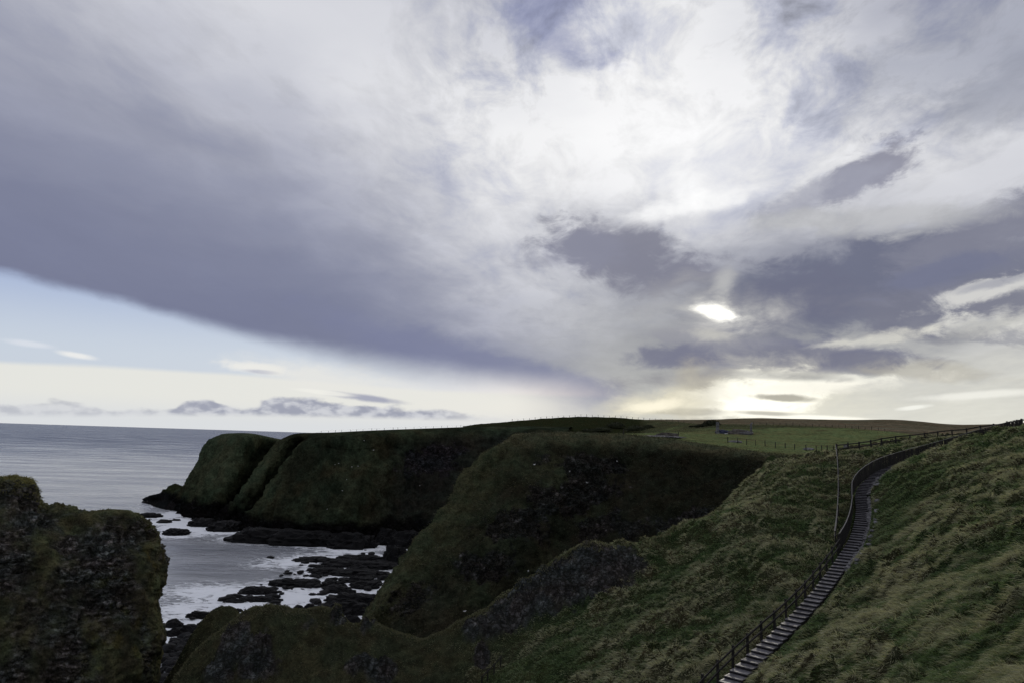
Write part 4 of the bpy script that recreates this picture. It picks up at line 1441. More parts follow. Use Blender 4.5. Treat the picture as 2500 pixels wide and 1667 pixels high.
def build_sea():
    nt, ny = 320, 400
    t = np.linspace(-0.80, 0.25, nt)
    yy = np.concatenate([np.geomspace(80, 420, ny - 120), np.geomspace(425, 150000, 120)])
    T, Y = np.meshgrid(t, yy)
    # widen with distance so that the sheet reaches the horizon on every side
    wide = 1 + 6 * sstep(np.log(Y), math.log(420), math.log(3000))
    X = T * Y * wide
    p = np.stack([X, Y, 0 * X], -1)
    fade = 1 - sstep(Y, 350, 900)
    q = np.stack([X * 0.5, Y, 0 * X], -1)
    p[..., 2] = fade * (0.30 * fbm(q, 0.06, 3, 0.5, 110) + 0.16 * fbm(q, 0.25, 4, 0.55, 111))
    # surf gathers round rocks and shores
    foam = np.zeros(X.shape)
    near = Y < 430
    for cx, cy, sx, sy in ROCK_XY:
        dd = np.sqrt(((X - cx) / (sx + 6)) ** 2 + ((Y - cy) / (sy + 7)) ** 2)
        foam = np.maximum(foam, 0.78 * np.exp(-(np.maximum(dd - 0.6, 0) / 0.75) ** 2))
    for px, py, rx, ry, s in SURF:
        c = PZ(px, py, 0.0)
        kx = c[1] / FPX
        ky = c[1] * c[1] / CAM_H / FPX
        dd = np.sqrt(((X - c[0]) / (rx * kx)) ** 2 + ((Y - c[1]) / (ry * ky)) ** 2)
        foam = np.maximum(foam, s * np.exp(-np.maximum(dd, 0) ** 2 * 1.2))
    for px, py, rx, ry, s in CALM:
        c = PZ(px, py, 0.0)
        kx = c[1] / FPX
        ky = c[1] * c[1] / CAM_H / FPX
        dd = np.sqrt(((X - c[0]) / (rx * kx)) ** 2 + ((Y - c[1]) / (ry * ky)) ** 2)
        foam *= 1 - s * np.exp(-dd ** 2 * 1.2)
    foam = np.clip(1.12 * foam + 0.22 * foam * fbm(q, 0.05, 4, 0.6, 112), 0, 1) * near
    c = np.stack([foam, sstep(Y, 250, 300) * 0 + (1 - fade * 0.0) * 0.3, 0 * X], -1)
    me = grid_mesh("sea", p, c)
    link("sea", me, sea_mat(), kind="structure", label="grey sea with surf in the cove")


SURF = [(520, 1440, 170, 34, .85), (600, 1480, 170, 30, .9), (660, 1380, 120, 14, .8), (480, 1300, 90, 16, .8), (840, 1345, 110, 9, .85), (760, 1412, 80, 12, .8), (470, 1285, 115, 24, 1.0), (420, 1256, 80, 16, .95), (560, 1268, 50, 10, .7), (370, 1235, 60, 8, .6), (260, 1245, 60, 5, .6),
        (700, 1372, 130, 16, .75), (800, 1350, 130, 10, .7), (900, 1330, 40, 12, .7), (560, 1450, 140, 26, .80), (450, 1480, 90, 40, .8), (720, 1460, 120, 30, .85),
        (930, 1430, 50, 26, .95), (640, 1500, 130, 26, .8), (450, 1530, 90, 40, .85), (890, 1490, 60, 16, .9), (780, 1440, 100, 26, .75), (1000, 1350, 60, 16, .8), (500, 1560, 90, 30, .8)]
CALM = [(480, 1340, 110, 24, .95), (470, 1380, 90, 26, .9), (640, 1338, 130, 10, .8), (560, 1400, 130, 22, .7)]
build_sea()

# sea floor so that nothing is open underneath
sf = grid_mesh("seabed", np.array([[[-60000, 40, -4.0], [60000, 40, -4.0]], [[-60000, 150000, -4.0], [60000, 150000, -4.0]]], float),
               np.full((2, 2, 3), 0.03))
link("seabed", sf, M_MOOR, kind="structure", label="dark floor under the sea")


# ------------------------------------------------------------------ box beams
def box_mesh(name, sx, sy, sz, z0=0.0, bevel=0.0):
    x, y = sx / 2, sy / 2
    v = [(-x, -y, z0), (x, -y, z0), (x, y, z0), (-x, y, z0), (-x, -y, z0 + sz), (x, -y, z0 + sz), (x, y, z0 + sz), (-x, y, z0 + sz)]
    if bevel:
        b = bevel
        v[4:] = [(-x + b, -y + b, z0 + sz), (x - b, -y + b, z0 + sz), (x - b, y - b, z0 + sz), (-x + b, y - b, z0 + sz)]
        v += [(-x, -y, z0 + sz - b), (x, -y, z0 + sz - b), (x, y, z0 + sz - b), (-x, y, z0 + sz - b)]
        f = [(3, 2, 1, 0), (4, 5, 6, 7)]
        for i in range(4):
            j = (i + 1) % 4
            f += [(i, j, 8 + j, 8 + i), (8 + i, 8 + j, 4 + j, 4 + i)]
    else:
        f = [(3, 2, 1, 0), (4, 5, 6, 7)] + [(i, (i + 1) % 4, 4 + (i + 1) % 4, 4 + i) for i in range(4)]
    me = bpy.data.meshes.new(name)
    me.from_pydata(v, [], f)
    me.update()
    return me


def beam_mesh(name, a, b, w, h):
    """a bar between two points (local coordinates), w wide and h high"""
    a, b = Vector(a), Vector(b)
    d = (b - a)
    L = d.length
    d.normalize()
    side = d.cross(Vector((0, 0, 1)))
    if side.length < 1e-4:
        side = Vector((1, 0, 0))
    side.normalize()
    up = side.cross(d)
    v = []
    for q in (a, b):
        for s, u in ((-1, -1), (1, -1), (1, 1), (-1, 1)):
            v.append(q + side * s * w / 2 + up * u * h / 2)
    f = [(0, 1, 2, 3), (7, 6, 5, 4)] + [(i, 4 + i, 4 + (i + 1) % 4, (i + 1) % 4) for i in range(4)]
    me = bpy.data.meshes.new(name)
    me.from_pydata([tuple(q) for q in v], [], f)
    me.update()
    return me


def fence(name, label, pts, post, rails, mats, category="fence", rail_mat=None, tilt=0.03, group=None, rail_wh=(0.05, 0.1)):
    """posts at pts (ground points) with rails at the given heights; rails run post to post"""
    o0 = np.array(pts[0])
    root = empty(name, tuple(o0), label=label, category=category)
    if group:
        root['group'] = group
    pm = box_mesh("post", post[0], post[0], post[1] + 0.35, -0.35, post[0] * 0.18)
    for i, q in enumerate(pts):
        o = link("post", pm, mats, root)
        o.location = tuple(np.array(q) - o0)
        a = pts[min(i + 1, len(pts) - 1)] - pts[max(i - 1, 0)]
        o.rotation_euler = (random.uniform(-tilt, tilt), random.uniform(-tilt, tilt), math.atan2(a[1], a[0]))
        o.scale = (1, 1, random.uniform(0.96, 1.05))
    for a, b in zip(pts[:-1], pts[1:]):
        t = (b - a)
        n = np.array([t[1], -t[0], 0.0])
        n = n / (np.linalg.norm(n) + 1e-9) * (post[0] / 2 + rail_wh[0] / 2 + 0.002)
        for h in rails:
            j0, j1 = random.uniform(-.015, .015), random.uniform(-.015, .015)
            me = beam_mesh("rail", a - o0 + np.array([0, 0, h + j0]) + n, b - o0 + np.array([0, 0, h + j1]) + n, *rail_wh)
            link("rail", me, rail_mat or mats, root)
    return root


# ------------------------------------------------------------------ the flight of steps
def build_steps():
    s0 = stair_at(0.5)
    root = empty("hillside_steps", tuple(s0), label="long curving flight of dark steps with wet pale treads climbing the hillside", category="steps")
    zs = np.interp(np.linspace(0, _seg[-1], 4000), _seg, _sc[:, 2])
    ss = np.linspace(0, _seg[-1], 4000)
    rise = 0.155
    z = zs[8]
    k = 0
    tread_cache, riser_cache = {}, {}
    marks = [0.5]
    while marks[-1] < _seg[-1] - 1.0 and len(marks) < 150:
        zt = np.interp(marks[-1], ss, zs) + rise
        nxt = ss[np.argmax(zs > zt)] if np.any(zs > zt) else _seg[-1]
        if nxt <= marks[-1]:
            break
        marks.append(min(nxt, marks[-1] + 1.1))
    for a, b in zip(marks[:-1], marks[1:]):
        c = stair_at((a + b) / 2)
        d = stair_dir((a + b) / 2)
        going = round((b - a) * 20) / 20
        if going not in tread_cache:
            tread_cache[going] = box_mesh("tread", STAIR_W, going + 0.06, 0.06, -0.06, 0.008)
            riser_cache[going] = box_mesh("riser", STAIR_W - 0.02, going + 0.02, 0.24, -0.302)
        zt = stair_at(a)[2] + rise
        ang = math.atan2(d[1], d[0]) - math.pi / 2
        st = bpy.data.objects.new("step", None)
        COL.objects.link(st)
        st.parent = root
        st.empty_display_size = 0.1
        st.location = (c[0] - s0[0], c[1] - s0[1], zt - s0[2] + random.uniform(-.012, .012))
        st.rotation_euler = (random.uniform(-.012, .012), random.uniform(-.015, .015), ang + random.uniform(-.02, .02))
        link("tread", tread_cache[going], M_STEP, st)
        link("riser", riser_cache[going], M_RISER, st)


build_steps()


def stair_side(s, off):
    """ground point beside the flight; off to the right of the way up"""
    c = stair_at(s)
    d = stair_dir(s)
    q = c + np.array([d[1], -d[0], 0]) * off
    return q


# where along the flight the photo's places lie
def s_near(px, py):
    q = np.array([project(w) for w in _sc])
    k = ((q - np.array([px, py])) ** 2).sum(1).argmin()
    return _seg[k]


S_JOIN = s_near(2075, 1345)
# handrail on the left of the lower flight
_pts = []
s = 0.6
while s < S_JOIN:
    q = stair_side(s, -(STAIR_W / 2 + 0.22))
    _pts.append(np.array([q[0], q[1], q[2] + 0.05]))
    s += 2.15
_pts.append(stair_side(S_JOIN, -(STAIR_W / 2 + 0.25)))
fence("handrail", "dark wooden handrail on posts down the left side of the lower steps", _pts, (0.14, 1.18), (1.06, 0.55), M_BOARD, "handrail", rail_wh=(0.06, 0.12))


# boarded fence beside the upper flight
def build_boards():
    s = S_JOIN + 0.3
    o0 = stair_side(s, -(STAIR_W / 2 + 0.3))
    root = empty("boarded_fence", tuple(o0), label="black upright-board fence curving along the left of the upper steps", category="fence")
    ends = []
    end = _seg[-1] - 0.3
    wm = box_mesh("board", 0.165, 0.025, 1.5, -0.15, 0.0)
    n = int((end - s) / 0.205)
    top = []
    for k in range(n):
        ss = s + 0.205 * k
        q = stair_side(ss, -(STAIR_W / 2 + 0.3))
        d = stair_dir(ss)
        o = link("board", wm, M_BOARD, root)
        o.location = tuple(q - o0)
        o.rotation_euler = (random.uniform(-.02, .02), random.uniform(-.035, .035), math.atan2(d[1], d[0]))
        o.scale = (1, 1, random.uniform(0.95, 1.04))
        if k % 10 == 0:
            top.append((q, d))
    pm = box_mesh("post", 0.11, 0.11, 1.72, -0.35, 0.015)
    for i, (q, d) in enumerate(top):
        o = link("post", pm, M_BOARD, root)
        nrm = np.array([-d[1], d[0], 0]) * 0.10
        o.location = tuple(q - o0 + nrm)
        o.rotation_euler = (0, 0, math.atan2(d[1], d[0]))
    for (a, da), (b, db) in zip(top[:-1], top[1:]):
        link("cap_rail", beam_mesh("cap_rail", a - o0 + np.array([0, 0, 1.40]), b - o0 + np.array([0, 0, 1.40]), 0.09, 0.05), M_RAIL, root)


build_boards()


# stones edging the right of the steps
def build_edging():
    a, b = s_near(2050, 1395), s_near(2170, 1145)
    o0 = stair_side(a, STAIR_W / 2 + 0.4)
    root = empty("stone_edging", tuple(o0), label="line of pale rough stones edging the right of the steps", category="stones")
    s = a
    k = 0
    while s < b:
        for row in range(2):
            if row == 1 and random.random() < 0.35:
                continue
            sz = random.uniform(0.22, 0.42) * (1.0 if row == 0 else 0.7)
            q = stair_side(s + random.uniform(-.15, .15), STAIR_W / 2 + 0.28 + row * random.uniform(0.45, 0.8))
            z = max(near_ground(q[0], q[1]), q[2] - 0.05)
            me = rock_mesh("stone", (sz, sz * random.uniform(.6, .95), sz * random.uniform(.45, .75)), 500 + k, sub=2, jag=0.35)
            o = link("stone", me, M_STONE, root)
            o.location = (q[0] - o0[0], q[1] - o0[1], z - o0[2] + sz * 0.12)
            o.rotation_euler = (0, 0, random.uniform(0, 6.28))
            k += 1
        s += random.uniform(0.5, 0.85)


build_edging()


# ------------------------------------------------------------------ upper post and rail fence, its corner and the run down to the steps
def near_pt(px, py, d):
    q = P(px, py, d)
    return np.array([q[0], q[1], near_ground(q[0], q[1]) - 0.02])


_top = [(2043, 1104, 102.5), (2071, 1102, 104), (2098, 1098, 104.5), (2127, 1094, 104.5), (2153, 1088, 104.3), (2187, 1083, 103.8), (2222, 1080, 103), (2258, 1076, 102), (2290, 1072, 101),
        (2325, 1070, 100), (2361, 1066, 99), (2395, 1061, 98), (2427, 1056, 97.5), (2460, 1050, 97.2), (2495, 1044, 97), (2530, 1040, 97)]
_pp = []
for px, py, d in _top:
    q = P(px, py, d)
    _pp.append(np.array([q[0], q[1], max(q[2] - 0.1, near_ground(q[0], q[1]) - 0.25)]))
fence("post_and_rail_fence", "brown two-rail fence along the bank top against the moor", _pp, (0.18, 1.38), (1.2, 0.62), M_BOARD, "fence", rail_wh=(0.06, 0.16))
_dn = [(2043.5, 1107, 101.8), (2044, 1125, 98.5), (2046, 1155, 93.5), (2048, 1185, 89), (2050, 1215, 85), (2051, 1248, 80.5), (2050, 1282, 76), (2046, 1318, 71.5), (2040, 1345, 68.3)]
_pp = [near_pt(*q) for q in _dn]
_a = np.array(_pp)
_u = np.linspace(0, 1, len(_a))
_a = np.stack([np.polyval(np.polyfit(_u, _a[:, k], (2, 2, 3)[k]), _u) for k in range(3)], 1)
_pp = list(_a)
fence("slope_rail", "pale-topped rail running straight down the bank from the fence corner to the steps", _pp, (0.11, 1.15), (1.10, 0.6), M_BOARD, "fence", rail_mat=M_RAIL, rail_wh=(0.06, 0.10))
# the lower path's rail, half lost in the dark at the bottom edge
_pp = [near_pt(1176, 1668, 64.5), near_pt(1190, 1655, 65.2), near_pt(1206, 1640, 66), near_pt(1222, 1627, 66.8)]
fence("path_rail", "short dark rail in the shade at the bottom of the gully", _pp, (0.09, 1.0), (0.95,), M_BOARD, "handrail")
# one thin stake on the slope
q = near_pt(1748, 1497, 60.8)
st = empty("marker_stake", tuple(q), label="thin leaning stake alone on the straw-coloured slope", category="stake")
o = link("stake", box_mesh("stake", 0.05, 0.05, 1.45, -0.3, 0.01), M_WOOD, st)
o.rotation_euler = (0.05, -0.12, 0.3)
link("tip_band", box_mesh("tip_band", 0.07, 0.07, 0.12, 0.92), M_RAIL, st).rotation_euler = (0.05, -0.12, 0.3)

# ------------------------------------------------------------------ things in the field
_fp = [(1777, 1079), (1801, 1081), (1823, 1084), (1845, 1086), (1868, 1088), (1893, 1091), (1917, 1093), (1940, 1096), (1968, 1099), (1993, 1102), (2006, 1101), (2020, 1101), (2035, 1101)]
_pp = [on_field(*q) for q in _fp]
fence("wire_fence", "row of thin dark posts with wire across the green field", _pp, (0.13, 1.2), (1.05, 0.6), M_BOARD, "fence", rail_mat=M_WIRE, rail_wh=(0.012, 0.012))
for (px, py, h, lab) in [(1522, 1061, 1.35, "thick lone post at the cliff edge left of the earth patch"), (1656, 1065, 1.1, "slim lone post in the grass right of the earth patch")]:
    q = on_field(px, py)
    r = empty("lone_post", tuple(q), label=lab, category="post", group="single posts by the cliff edge")
    link("shaft", box_mesh("shaft", 0.16 if h > 1.2 else 0.1, 0.16 if h > 1.2 else 0.1, h + 0.3, -0.3, 0.02), M_BOARD, r).rotation_euler = (0.02, 0.03, 0.4)
    link("cap", box_mesh("cap", 0.19 if h > 1.2 else 0.13, 0.19 if h > 1.2 else 0.13, 0.04, h + 0.003, 0.01), M_WOOD, r).rotation_euler = (0.02, 0.03, 0.4)

# two stone pillars with a heap and sheets between them
for (px, py, h, w, lab) in [(1752, 1056, 2.75, 0.75, "left grey stone pillar beside the dark blue sheet"), (1834, 1058, 2.8, 0.5, "right grey stone pillar with a slanted top")]:
    q = on_field(px, py)
    r = empty("stone_pillar", tuple(q), label=lab, category="pillar", group="grey stone pillars in the field")
    z = -0.2
    k = 0
    while z < h:
        hh = random.uniform(0.3, 0.42)
        hh = min(hh, h - z + 0.02)
        b = link("block", box_mesh("block", w * random.uniform(.9, 1.04), w * random.uniform(.9, 1.04), hh - 0.012, z, 0.03), M_PILLAR, r)
        b.rotation_euler = (0, 0, random.uniform(-.06, .06))
        z += hh
    cp = link("cap_stone", box_mesh("cap_stone", w * 0.8, w * 0.8, 0.28, h + 0.015, 0.12), M_PILLAR, r)
    cp.rotation_euler = (0, 0.10 if w < 0.6 else 0.0, 0.2)


def lump(name, px, py, size, seed, mat, label, category, sub=3, jag=.3, **kw):
    q = on_field(px, py)
    me = rock_mesh(name, size, seed, sub=sub, jag=jag)
    o = link(name, me, mat, label=label, category=category, **kw)
    o.location = (q[0], q[1], q[2] - size[2] * 0.1)
    return o


lump("rubble_heap", 1806, 1058, (3.0, 1.2, 1.15), 601, M_EARTH, "low dark rubble heap between the two grey pillars", "heap", 4)
lump("rubble_heap", 1822, 1058, (1.6, 1.0, 0.6), 607, M_STONE, "small pale rubble heap at the right pillar's foot", "heap", 4)
lump("tarpaulin", 1764, 1056, (1.6, 0.9, 0.85), 602, M_TARP, "dark blue crumpled sheet at the left pillar's foot", "tarpaulin", 4, .4)
lump("tarpaulin", 1777, 1057, (1.5, 0.7, 0.40), 603, M_TARP, "flat dark blue sheet lying between the blue heap and rubble", "tarpaulin", 4, .4)
lump("sheet_scrap", 1755, 1052, (0.30, 0.25, 0.25), 604, M_WHITE, "white scrap on top of the blue heap by the pillar", "scrap", 2)
lump("sheet_scrap", 1775, 1053, (0.55, 0.3, 0.22), 605, M_WHITE, "bright white scrap lying on the flat blue sheet", "scrap", 2)
lump("sheet_scrap", 1778, 1058, (1.1, 0.3, 0.16), 606, M_WHITE, "long pale scrap in the grass before the blue sheet", "scrap", 2)
lump("earth_mound", 1628, 1063, (2.6, 1.4, 0.75), 610, M_EARTH, "dark earth mound on the cliff edge", "mound", 4)
lump("gravel_patch", 1620, 1066, (4.2, 1.8, 0.28), 611, M_STONE, "pale bare patch in front of the earth mound", "patch", 4)
lump("field_stone", 1794, 1078, (1.5, 0.7, 0.35), 612, M_STONE, "flat pale stone between the first two wire fence posts", "stone", 3)
lump("field_stone", 1974, 1097, (1.0, 0.6, 0.4), 613, M_STONE, "grey stone beside the thickest wire fence post", "stone", 3)
lump("field_stone", 2084, 1091, (1.7, 0.7, 0.35), 614, M_STONE, "pale stone seen between the rails of the bank fence", "stone", 3)
lump("field_stone", 2065, 1091, (0.45, 0.35, 0.7), 615, M_STONE, "small upright pale stone behind the bank fence's first panel", "stone", 3)


# fences along the skyline
def skyline(name, label, pts, h, w):
    root = empty(name, tuple(pts[0]), label=label, category="fence", group="fences on the skyline")
    pm = box_mesh("post", w, w, h + 0.4, -0.4, w * 0.2)
    for q in pts:
        o = link("post", pm, M_BOARD, root)
        o.location = tuple(np.array(q) - pts[0])
        o.rotation_euler = (random.uniform(-.05, .05), random.uniform(-.07, .07), random.uniform(0, 1))
        o.scale = (1, 1, random.uniform(.75, 1.15))
    for a, b in zip(pts[:-1], pts[1:]):
        link("wire", beam_mesh("wire", a - pts[0] + np.array([0, 0, h * .88]), b - pts[0] + np.array([0, 0, h * .88]), 0.02, 0.02), M_WIRE, root)


def far_top(px, d):
    q = P(px, 1050, d)
    dd = ((FAR_P[..., 0] - q[0]) ** 2 + (FAR_P[..., 1] - q[1]) ** 2)
    k = np.unravel_index(dd.argmin(), dd.shape)
    return np.array([q[0], q[1], FAR_P[k][2]])


skyline("skyline_fence", "row of tiny posts along the far headland's level top", [far_top(px + random.uniform(-4, 4), 300 + (px - 780) * 0.09) for px in range(770, 1240, 17)], 0.95, 0.12)
_pp = []
for px in range(1250, 1680, 14):
    best = None
    v = ray(px, 1040)
    for d in np.arange(300, 430, 4):
        x = v[0] / v[1] * d
        z = field_ground(x, d)
        el = (z - CAM_H) / d
        if best is None or el > best[0]:
            best = (el, np.array([x, d, z]))
    _pp.append(best[1])
skyline("skyline_fence", "row of tiny posts over the dark rounded rise left of the moor", _pp, 1.2, 0.17)
_pp = []
for px in range(1840, 2170, 16):
    best = None
    v = ray(px, 1040)
    for d in np.arange(205, 270, 3):
        x = v[0] / v[1] * d
        z = field_ground(x, d)
        el = (z - CAM_H) / d
        if best is None or el > best[0]:
            best = (el, np.array([x, d, z]))
    _pp.append(best[1])
skyline("skyline_fence", "faint row of posts where the rough field meets the brown moor", _pp, 0.9, 0.10)


# ------------------------------------------------------------------ bushes
def bush(px, py, w, h, label, n=900, seed=0):
    q = on_field(px, py)
    r = np.random.default_rng(seed)
    root = empty("gorse_bush", tuple(q), label=label, category="bush", group="dark bushes on the rough ground")
    u = r.normal(size=(n, 3))
    u /= np.linalg.norm(u, axis=1)[:, None]
    rad = r.uniform(0.55, 1.0, n) * (1 + 0.35 * fbm(u, 1.6, 3, 0.6, seed))
    c = u * rad[:, None] * np.array([w, w * 0.6, h])
    c[:, 2] = np.abs(c[:, 2])
    s = r.uniform(0.10, 0.28, n) * (h / 1.2) ** 0.5
    a = r.normal(size=(n, 3))
    b = r.normal(size=(n, 3))
    a /= np.linalg.norm(a, axis=1)[:, None]
    b /= np.linalg.norm(b, axis=1)[:, None]
    v = np.stack([c - a * s[:, None], c + b * s[:, None] * 0.6, c + a * s[:, None], c - b * s[:, None] * 0.6], 1).reshape(-1, 3)
    link("foliage", raw_mesh("foliage", v, np.arange(4 * n).reshape(-1, 4), 4, smooth=False), M_BUSH, root)
    core = rock_mesh("inner_twigs", (w * 0.62, w * 0.36, h * 0.62), seed + 5, sub=3)
    link("inner_twigs", core, M_BUSH, root)
    for k in range(3):
        x = r.uniform(-w * .4, w * .4)
        link("stem", beam_mesh("stem", (x, 0, -0.3), (x + r.uniform(-.3, .3), r.uniform(-.2, .2), h * .7), 0.06, 0.06), M_WOOD, root)


for i, (px, py, w, h, lab) in enumerate([
        (1738, 1036, 3.3, 1.7, "dark wind-bent gorse bush behind the left pillar"), (1718, 1041, 2.6, 0.9, "low dark bush sloping down left of the gorse behind the pillar"),
        (1706, 1041, 2.0, 0.55, "small flat bush left of the gorse behind the pillar"),
        (1690, 1041, 1.3, 0.4, "lowest bush at the left end of the pillar's bush row"), (1504, 1043, 5.5, 2.6, "highest dark bush on the slope below the skyline fence"),
        (1472, 1051, 6.0, 2.0, "dark bush left of the highest one below the rise"), (1438, 1053, 4.5, 1.6, "leftmost low bush under the rounded rise"), (1555, 1050, 5.5, 2.2, "dark bush lowest on the slope below the rise"),
        (1584, 1044, 3.5, 1.8, "small dark bush at the right end of the slope thicket"), (2470, 1075, .1, .1, "")]):
    if lab:
        bush(px, py, w, h, lab, 900, 20 + i)


# ------------------------------------------------------------------ seabirds resting on the cliffs
def bird_parts():
    def ell(c, s, sub=2):
        import bmesh
        bm = bmesh.new()
        bmesh.ops.create_icosphere(bm, subdivisions=sub, radius=1)
        for v in bm.verts:
            t = v.co.x
            v.co = Vector((c[0] + v.co.x * s[0], c[1] + v.co.y * s[1] * (1 - 0.35 * max(-t, 0)), c[2] + v.co.z * s[2]))
        me = bpy.data.meshes.new("m")
        bm.to_mesh(me)
        bm.free()
        return me
    return ell((0, 0, .13), (.26, .12, .12)), ell((.24, 0, .27), (.09, .07, .07)), ell((-.27, 0, .15), (.12, .05, .03)), ell((-.04, .11, .16), (.2, .03, .07))


_bp = bird_parts()


def bird(pos, k, lab):
    r = empty("seabird", tuple(pos), label=lab, category="bird", group="white seabirds resting on the cliffs")
    r.rotation_euler = (0, 0, k * 1.3)
    r.scale = (0.75, 0.75, 0.75)
    for nm, me in zip(("body", "head", "tail", "wing"), _bp):
        link(nm, me, M_BIRD, r)


def pick(grid, px, py):
    a, b = project(grid)
    dd = (a - px) ** 2 + (b - py) ** 2
    front = grid[..., 1] < np.inf
    k = np.unravel_index(np.where(front, dd, 1e9).argmin(), dd.shape)
    return grid[k]


for i, (px, py, lab) in enumerate([
        (912, 1099, "white seabird near the top right of the far headland's face"), (890, 1076, "white seabird just below the far headland's level top"),
        (876, 1138, "right one of two white seabirds side by side mid cliff"), (860, 1140, "left one of two white seabirds side by side mid cliff"),
        (820, 1133, "left one of a close white seabird pair on the third spur"), (828, 1132, "right one of a close white seabird pair on the third spur"),
        (846, 1169, "white seabird alone below the two mid cliff birds"), (836, 1198, "white seabird halfway down the far headland"),
        (1025, 1186, "white seabird alone under the dark crag"), (798, 1243, "lowest white seabird on the far headland")]):
    q = pick(FAR_P, px, py)
    bird(q + np.array([0, -0.5, 0.1]), i, lab)
for i, (px, py, lab) in enumerate([
        (1304, 1134, "leftmost white seabird high on the dark middle headland"), (1390, 1152, "white seabird on the upper crag of the middle headland"),
        (1432, 1180, "white seabird lowest on the upper crag of the middle headland"), (1508, 1128, "rightmost white seabird below the middle headland's rim"),
        (1291, 1395, "white seabird just above the rocky ridge's crest"), (1135, 1492, "lowest white seabird on the middle headland near the saddle")]):
    q = pick(MID_P, px, py)
    bird(q + np.array([0, -0.4, 0.1]), i, lab)


# ------------------------------------------------------------------ grass
def blades(name, label, root, nrm, L, wdt, lean, col, upk):
    n = len(root)
    d0 = nrm * upk[:, None] + lean + RNG.normal(scale=0.28, size=(n, 3))
    d0 /= np.linalg.norm(d0, axis=1)[:, None]
    d1 = d0 + lean * 0.9 + np.array([0, 0, -0.75]) + RNG.normal(scale=0.2, size=(n, 3))
    d1 /= np.linalg.norm(d1, axis=1)[:, None]
    side = np.cross(d0, RNG.normal(size=(n, 3)))
    side /= np.linalg.norm(side, axis=1)[:, None] + 1e-9
    w = wdt[:, None] * side * 0.5
    p0 = root - nrm * 0.03
    p1 = root + d0 * (L * 0.55)[:, None]
    p2 = p1 + d1 * (L * 0.5)[:, None]
    v = np.stack([p0 - w, p0 + w, p1 + w * 0.8, p1 - w * 0.8, p2], 1).reshape(-1, 3)
    b = np.arange(n) * 5
    quads = np.stack([b, b + 1, b + 2, b + 3], 1)
    tris = np.stack([b + 3, b + 2, b + 4], 1)
    flat = np.concatenate([quads.ravel(), tris.ravel()])
    lt = np.concatenate([np.full(n, 4), np.full(n, 3)])
    c = np.repeat(col, 5, axis=0)
    me = raw_mesh(name, v, flat, lt, c, smooth=True)
    link(name, me, M_GRASS, kind="stuff", label=label)


def build_grass():
    n = 920000
    ti = RNG.uniform(0.0, 0.99, n)
    fi = (0.02 + 0.98 * ti) * (TN - 2)
    j0 = np.searchsorted(_ly, math.log(23))
    j1 = np.searchsorted(_ly, math.log(106))
    fj = RNG.uniform(j0, j1, n)
    i, j = fi.astype(int), fj.astype(int)
    a, b = (fi - i)[:, None], (fj - j)[:, None]

    def samp(A):
        A = A if A.ndim == 3 else A[..., None]
        return A[j, i] * (1 - a) * (1 - b) + A[j, i + 1] * a * (1 - b) + A[j + 1, i] * (1 - a) * b + A[j + 1, i + 1] * a * b
    p = samp(NEAR_P)
    nr = grid_normals(NEAR_P)
    if nr[300, 300, 2] < 0:
        nr = -nr
    nrm = samp(nr)
    rk = samp(NEAR_RK)[:, 0]
    px, py = project(p)
    d, zs, side = stair_field(p[:, 0], p[:, 1])
    view = p - np.array([0, 0, CAM_H])
    view /= np.linalg.norm(view, axis=1)[:, None]
    facing = (view * nrm).sum(1) < 0.12
    keep = (px > 380) & (px < 2900) & (py < 1790) & (rk < 0.45) & (d > STAIR_W * 0.5 + 0.14) & facing
    slope_l = sstep(p[:, 0] / p[:, 1], -0.12, 0.15)
    _, dome, _t2 = tussock(p)
    keep &= RNG.random(n) < (0.45 + 0.55 * slope_l) * (0.07 + 0.93 * sstep(dome, -0.22, 0.12))
    p, nrm, d, side, slope_l, px, py = (q[keep] for q in (p, nrm, d, side, slope_l, px, py))
    n = len(p)
    # lie of the grass: down the slope and with the wind, in swirls
    down = nrm * np.array([1, 1, 0.0])
    sw = fbm(p, 0.28, 3, 0.55, 201) * 1.9
    wind = np.stack([-np.cos(sw), -0.35 + np.sin(sw) * 0.8, 0 * sw], 1)
    lean = down * 0.9 + wind * 0.45
    hol = green_zone(p, d, side)
    _, dome, tid = tussock(p)
    f = sstep(0.55 * fbm(p, 0.16, 3, 0.6, 22) + 0.35 * fbm(p, 0.5, 3, 0.6, 23) + 0.9 * (tid - 0.45) - 0.03 + RNG.normal(scale=0.13, size=n), -0.22, 0.38) * (1 - 0.8 * hol) * (0.35 + 0.65 * slope_l)
    green = np.array([0.074, 0.112, 0.046])
    straw = np.array([0.25, 0.24, 0.155])
    moss = np.array([0.058, 0.060, 0.034])
    col = lerp(lerp(moss, green, np.maximum(hol, slope_l)), straw, f)
    col *= RNG.uniform(0.75, 1.95, n)[:, None]
    L = (0.17 + 0.21 * f + 0.06 * slope_l) * RNG.uniform(0.6, 1.4, n) * (0.45 + 0.55 * slope_l) * (0.35 + 0.65 * sstep(d, 0.8, 2.0))
    wdt = np.clip(0.00075 * p[:, 1], 0.02, 0.07) * RNG.uniform(0.6, 1.2, n)
    upk = RNG.uniform(0.45, 0.95, n)
    blades("hillside_grass", "wind-combed straw and green grass over the hillside", p, nrm, L, wdt, lean, col, upk)


build_grass()


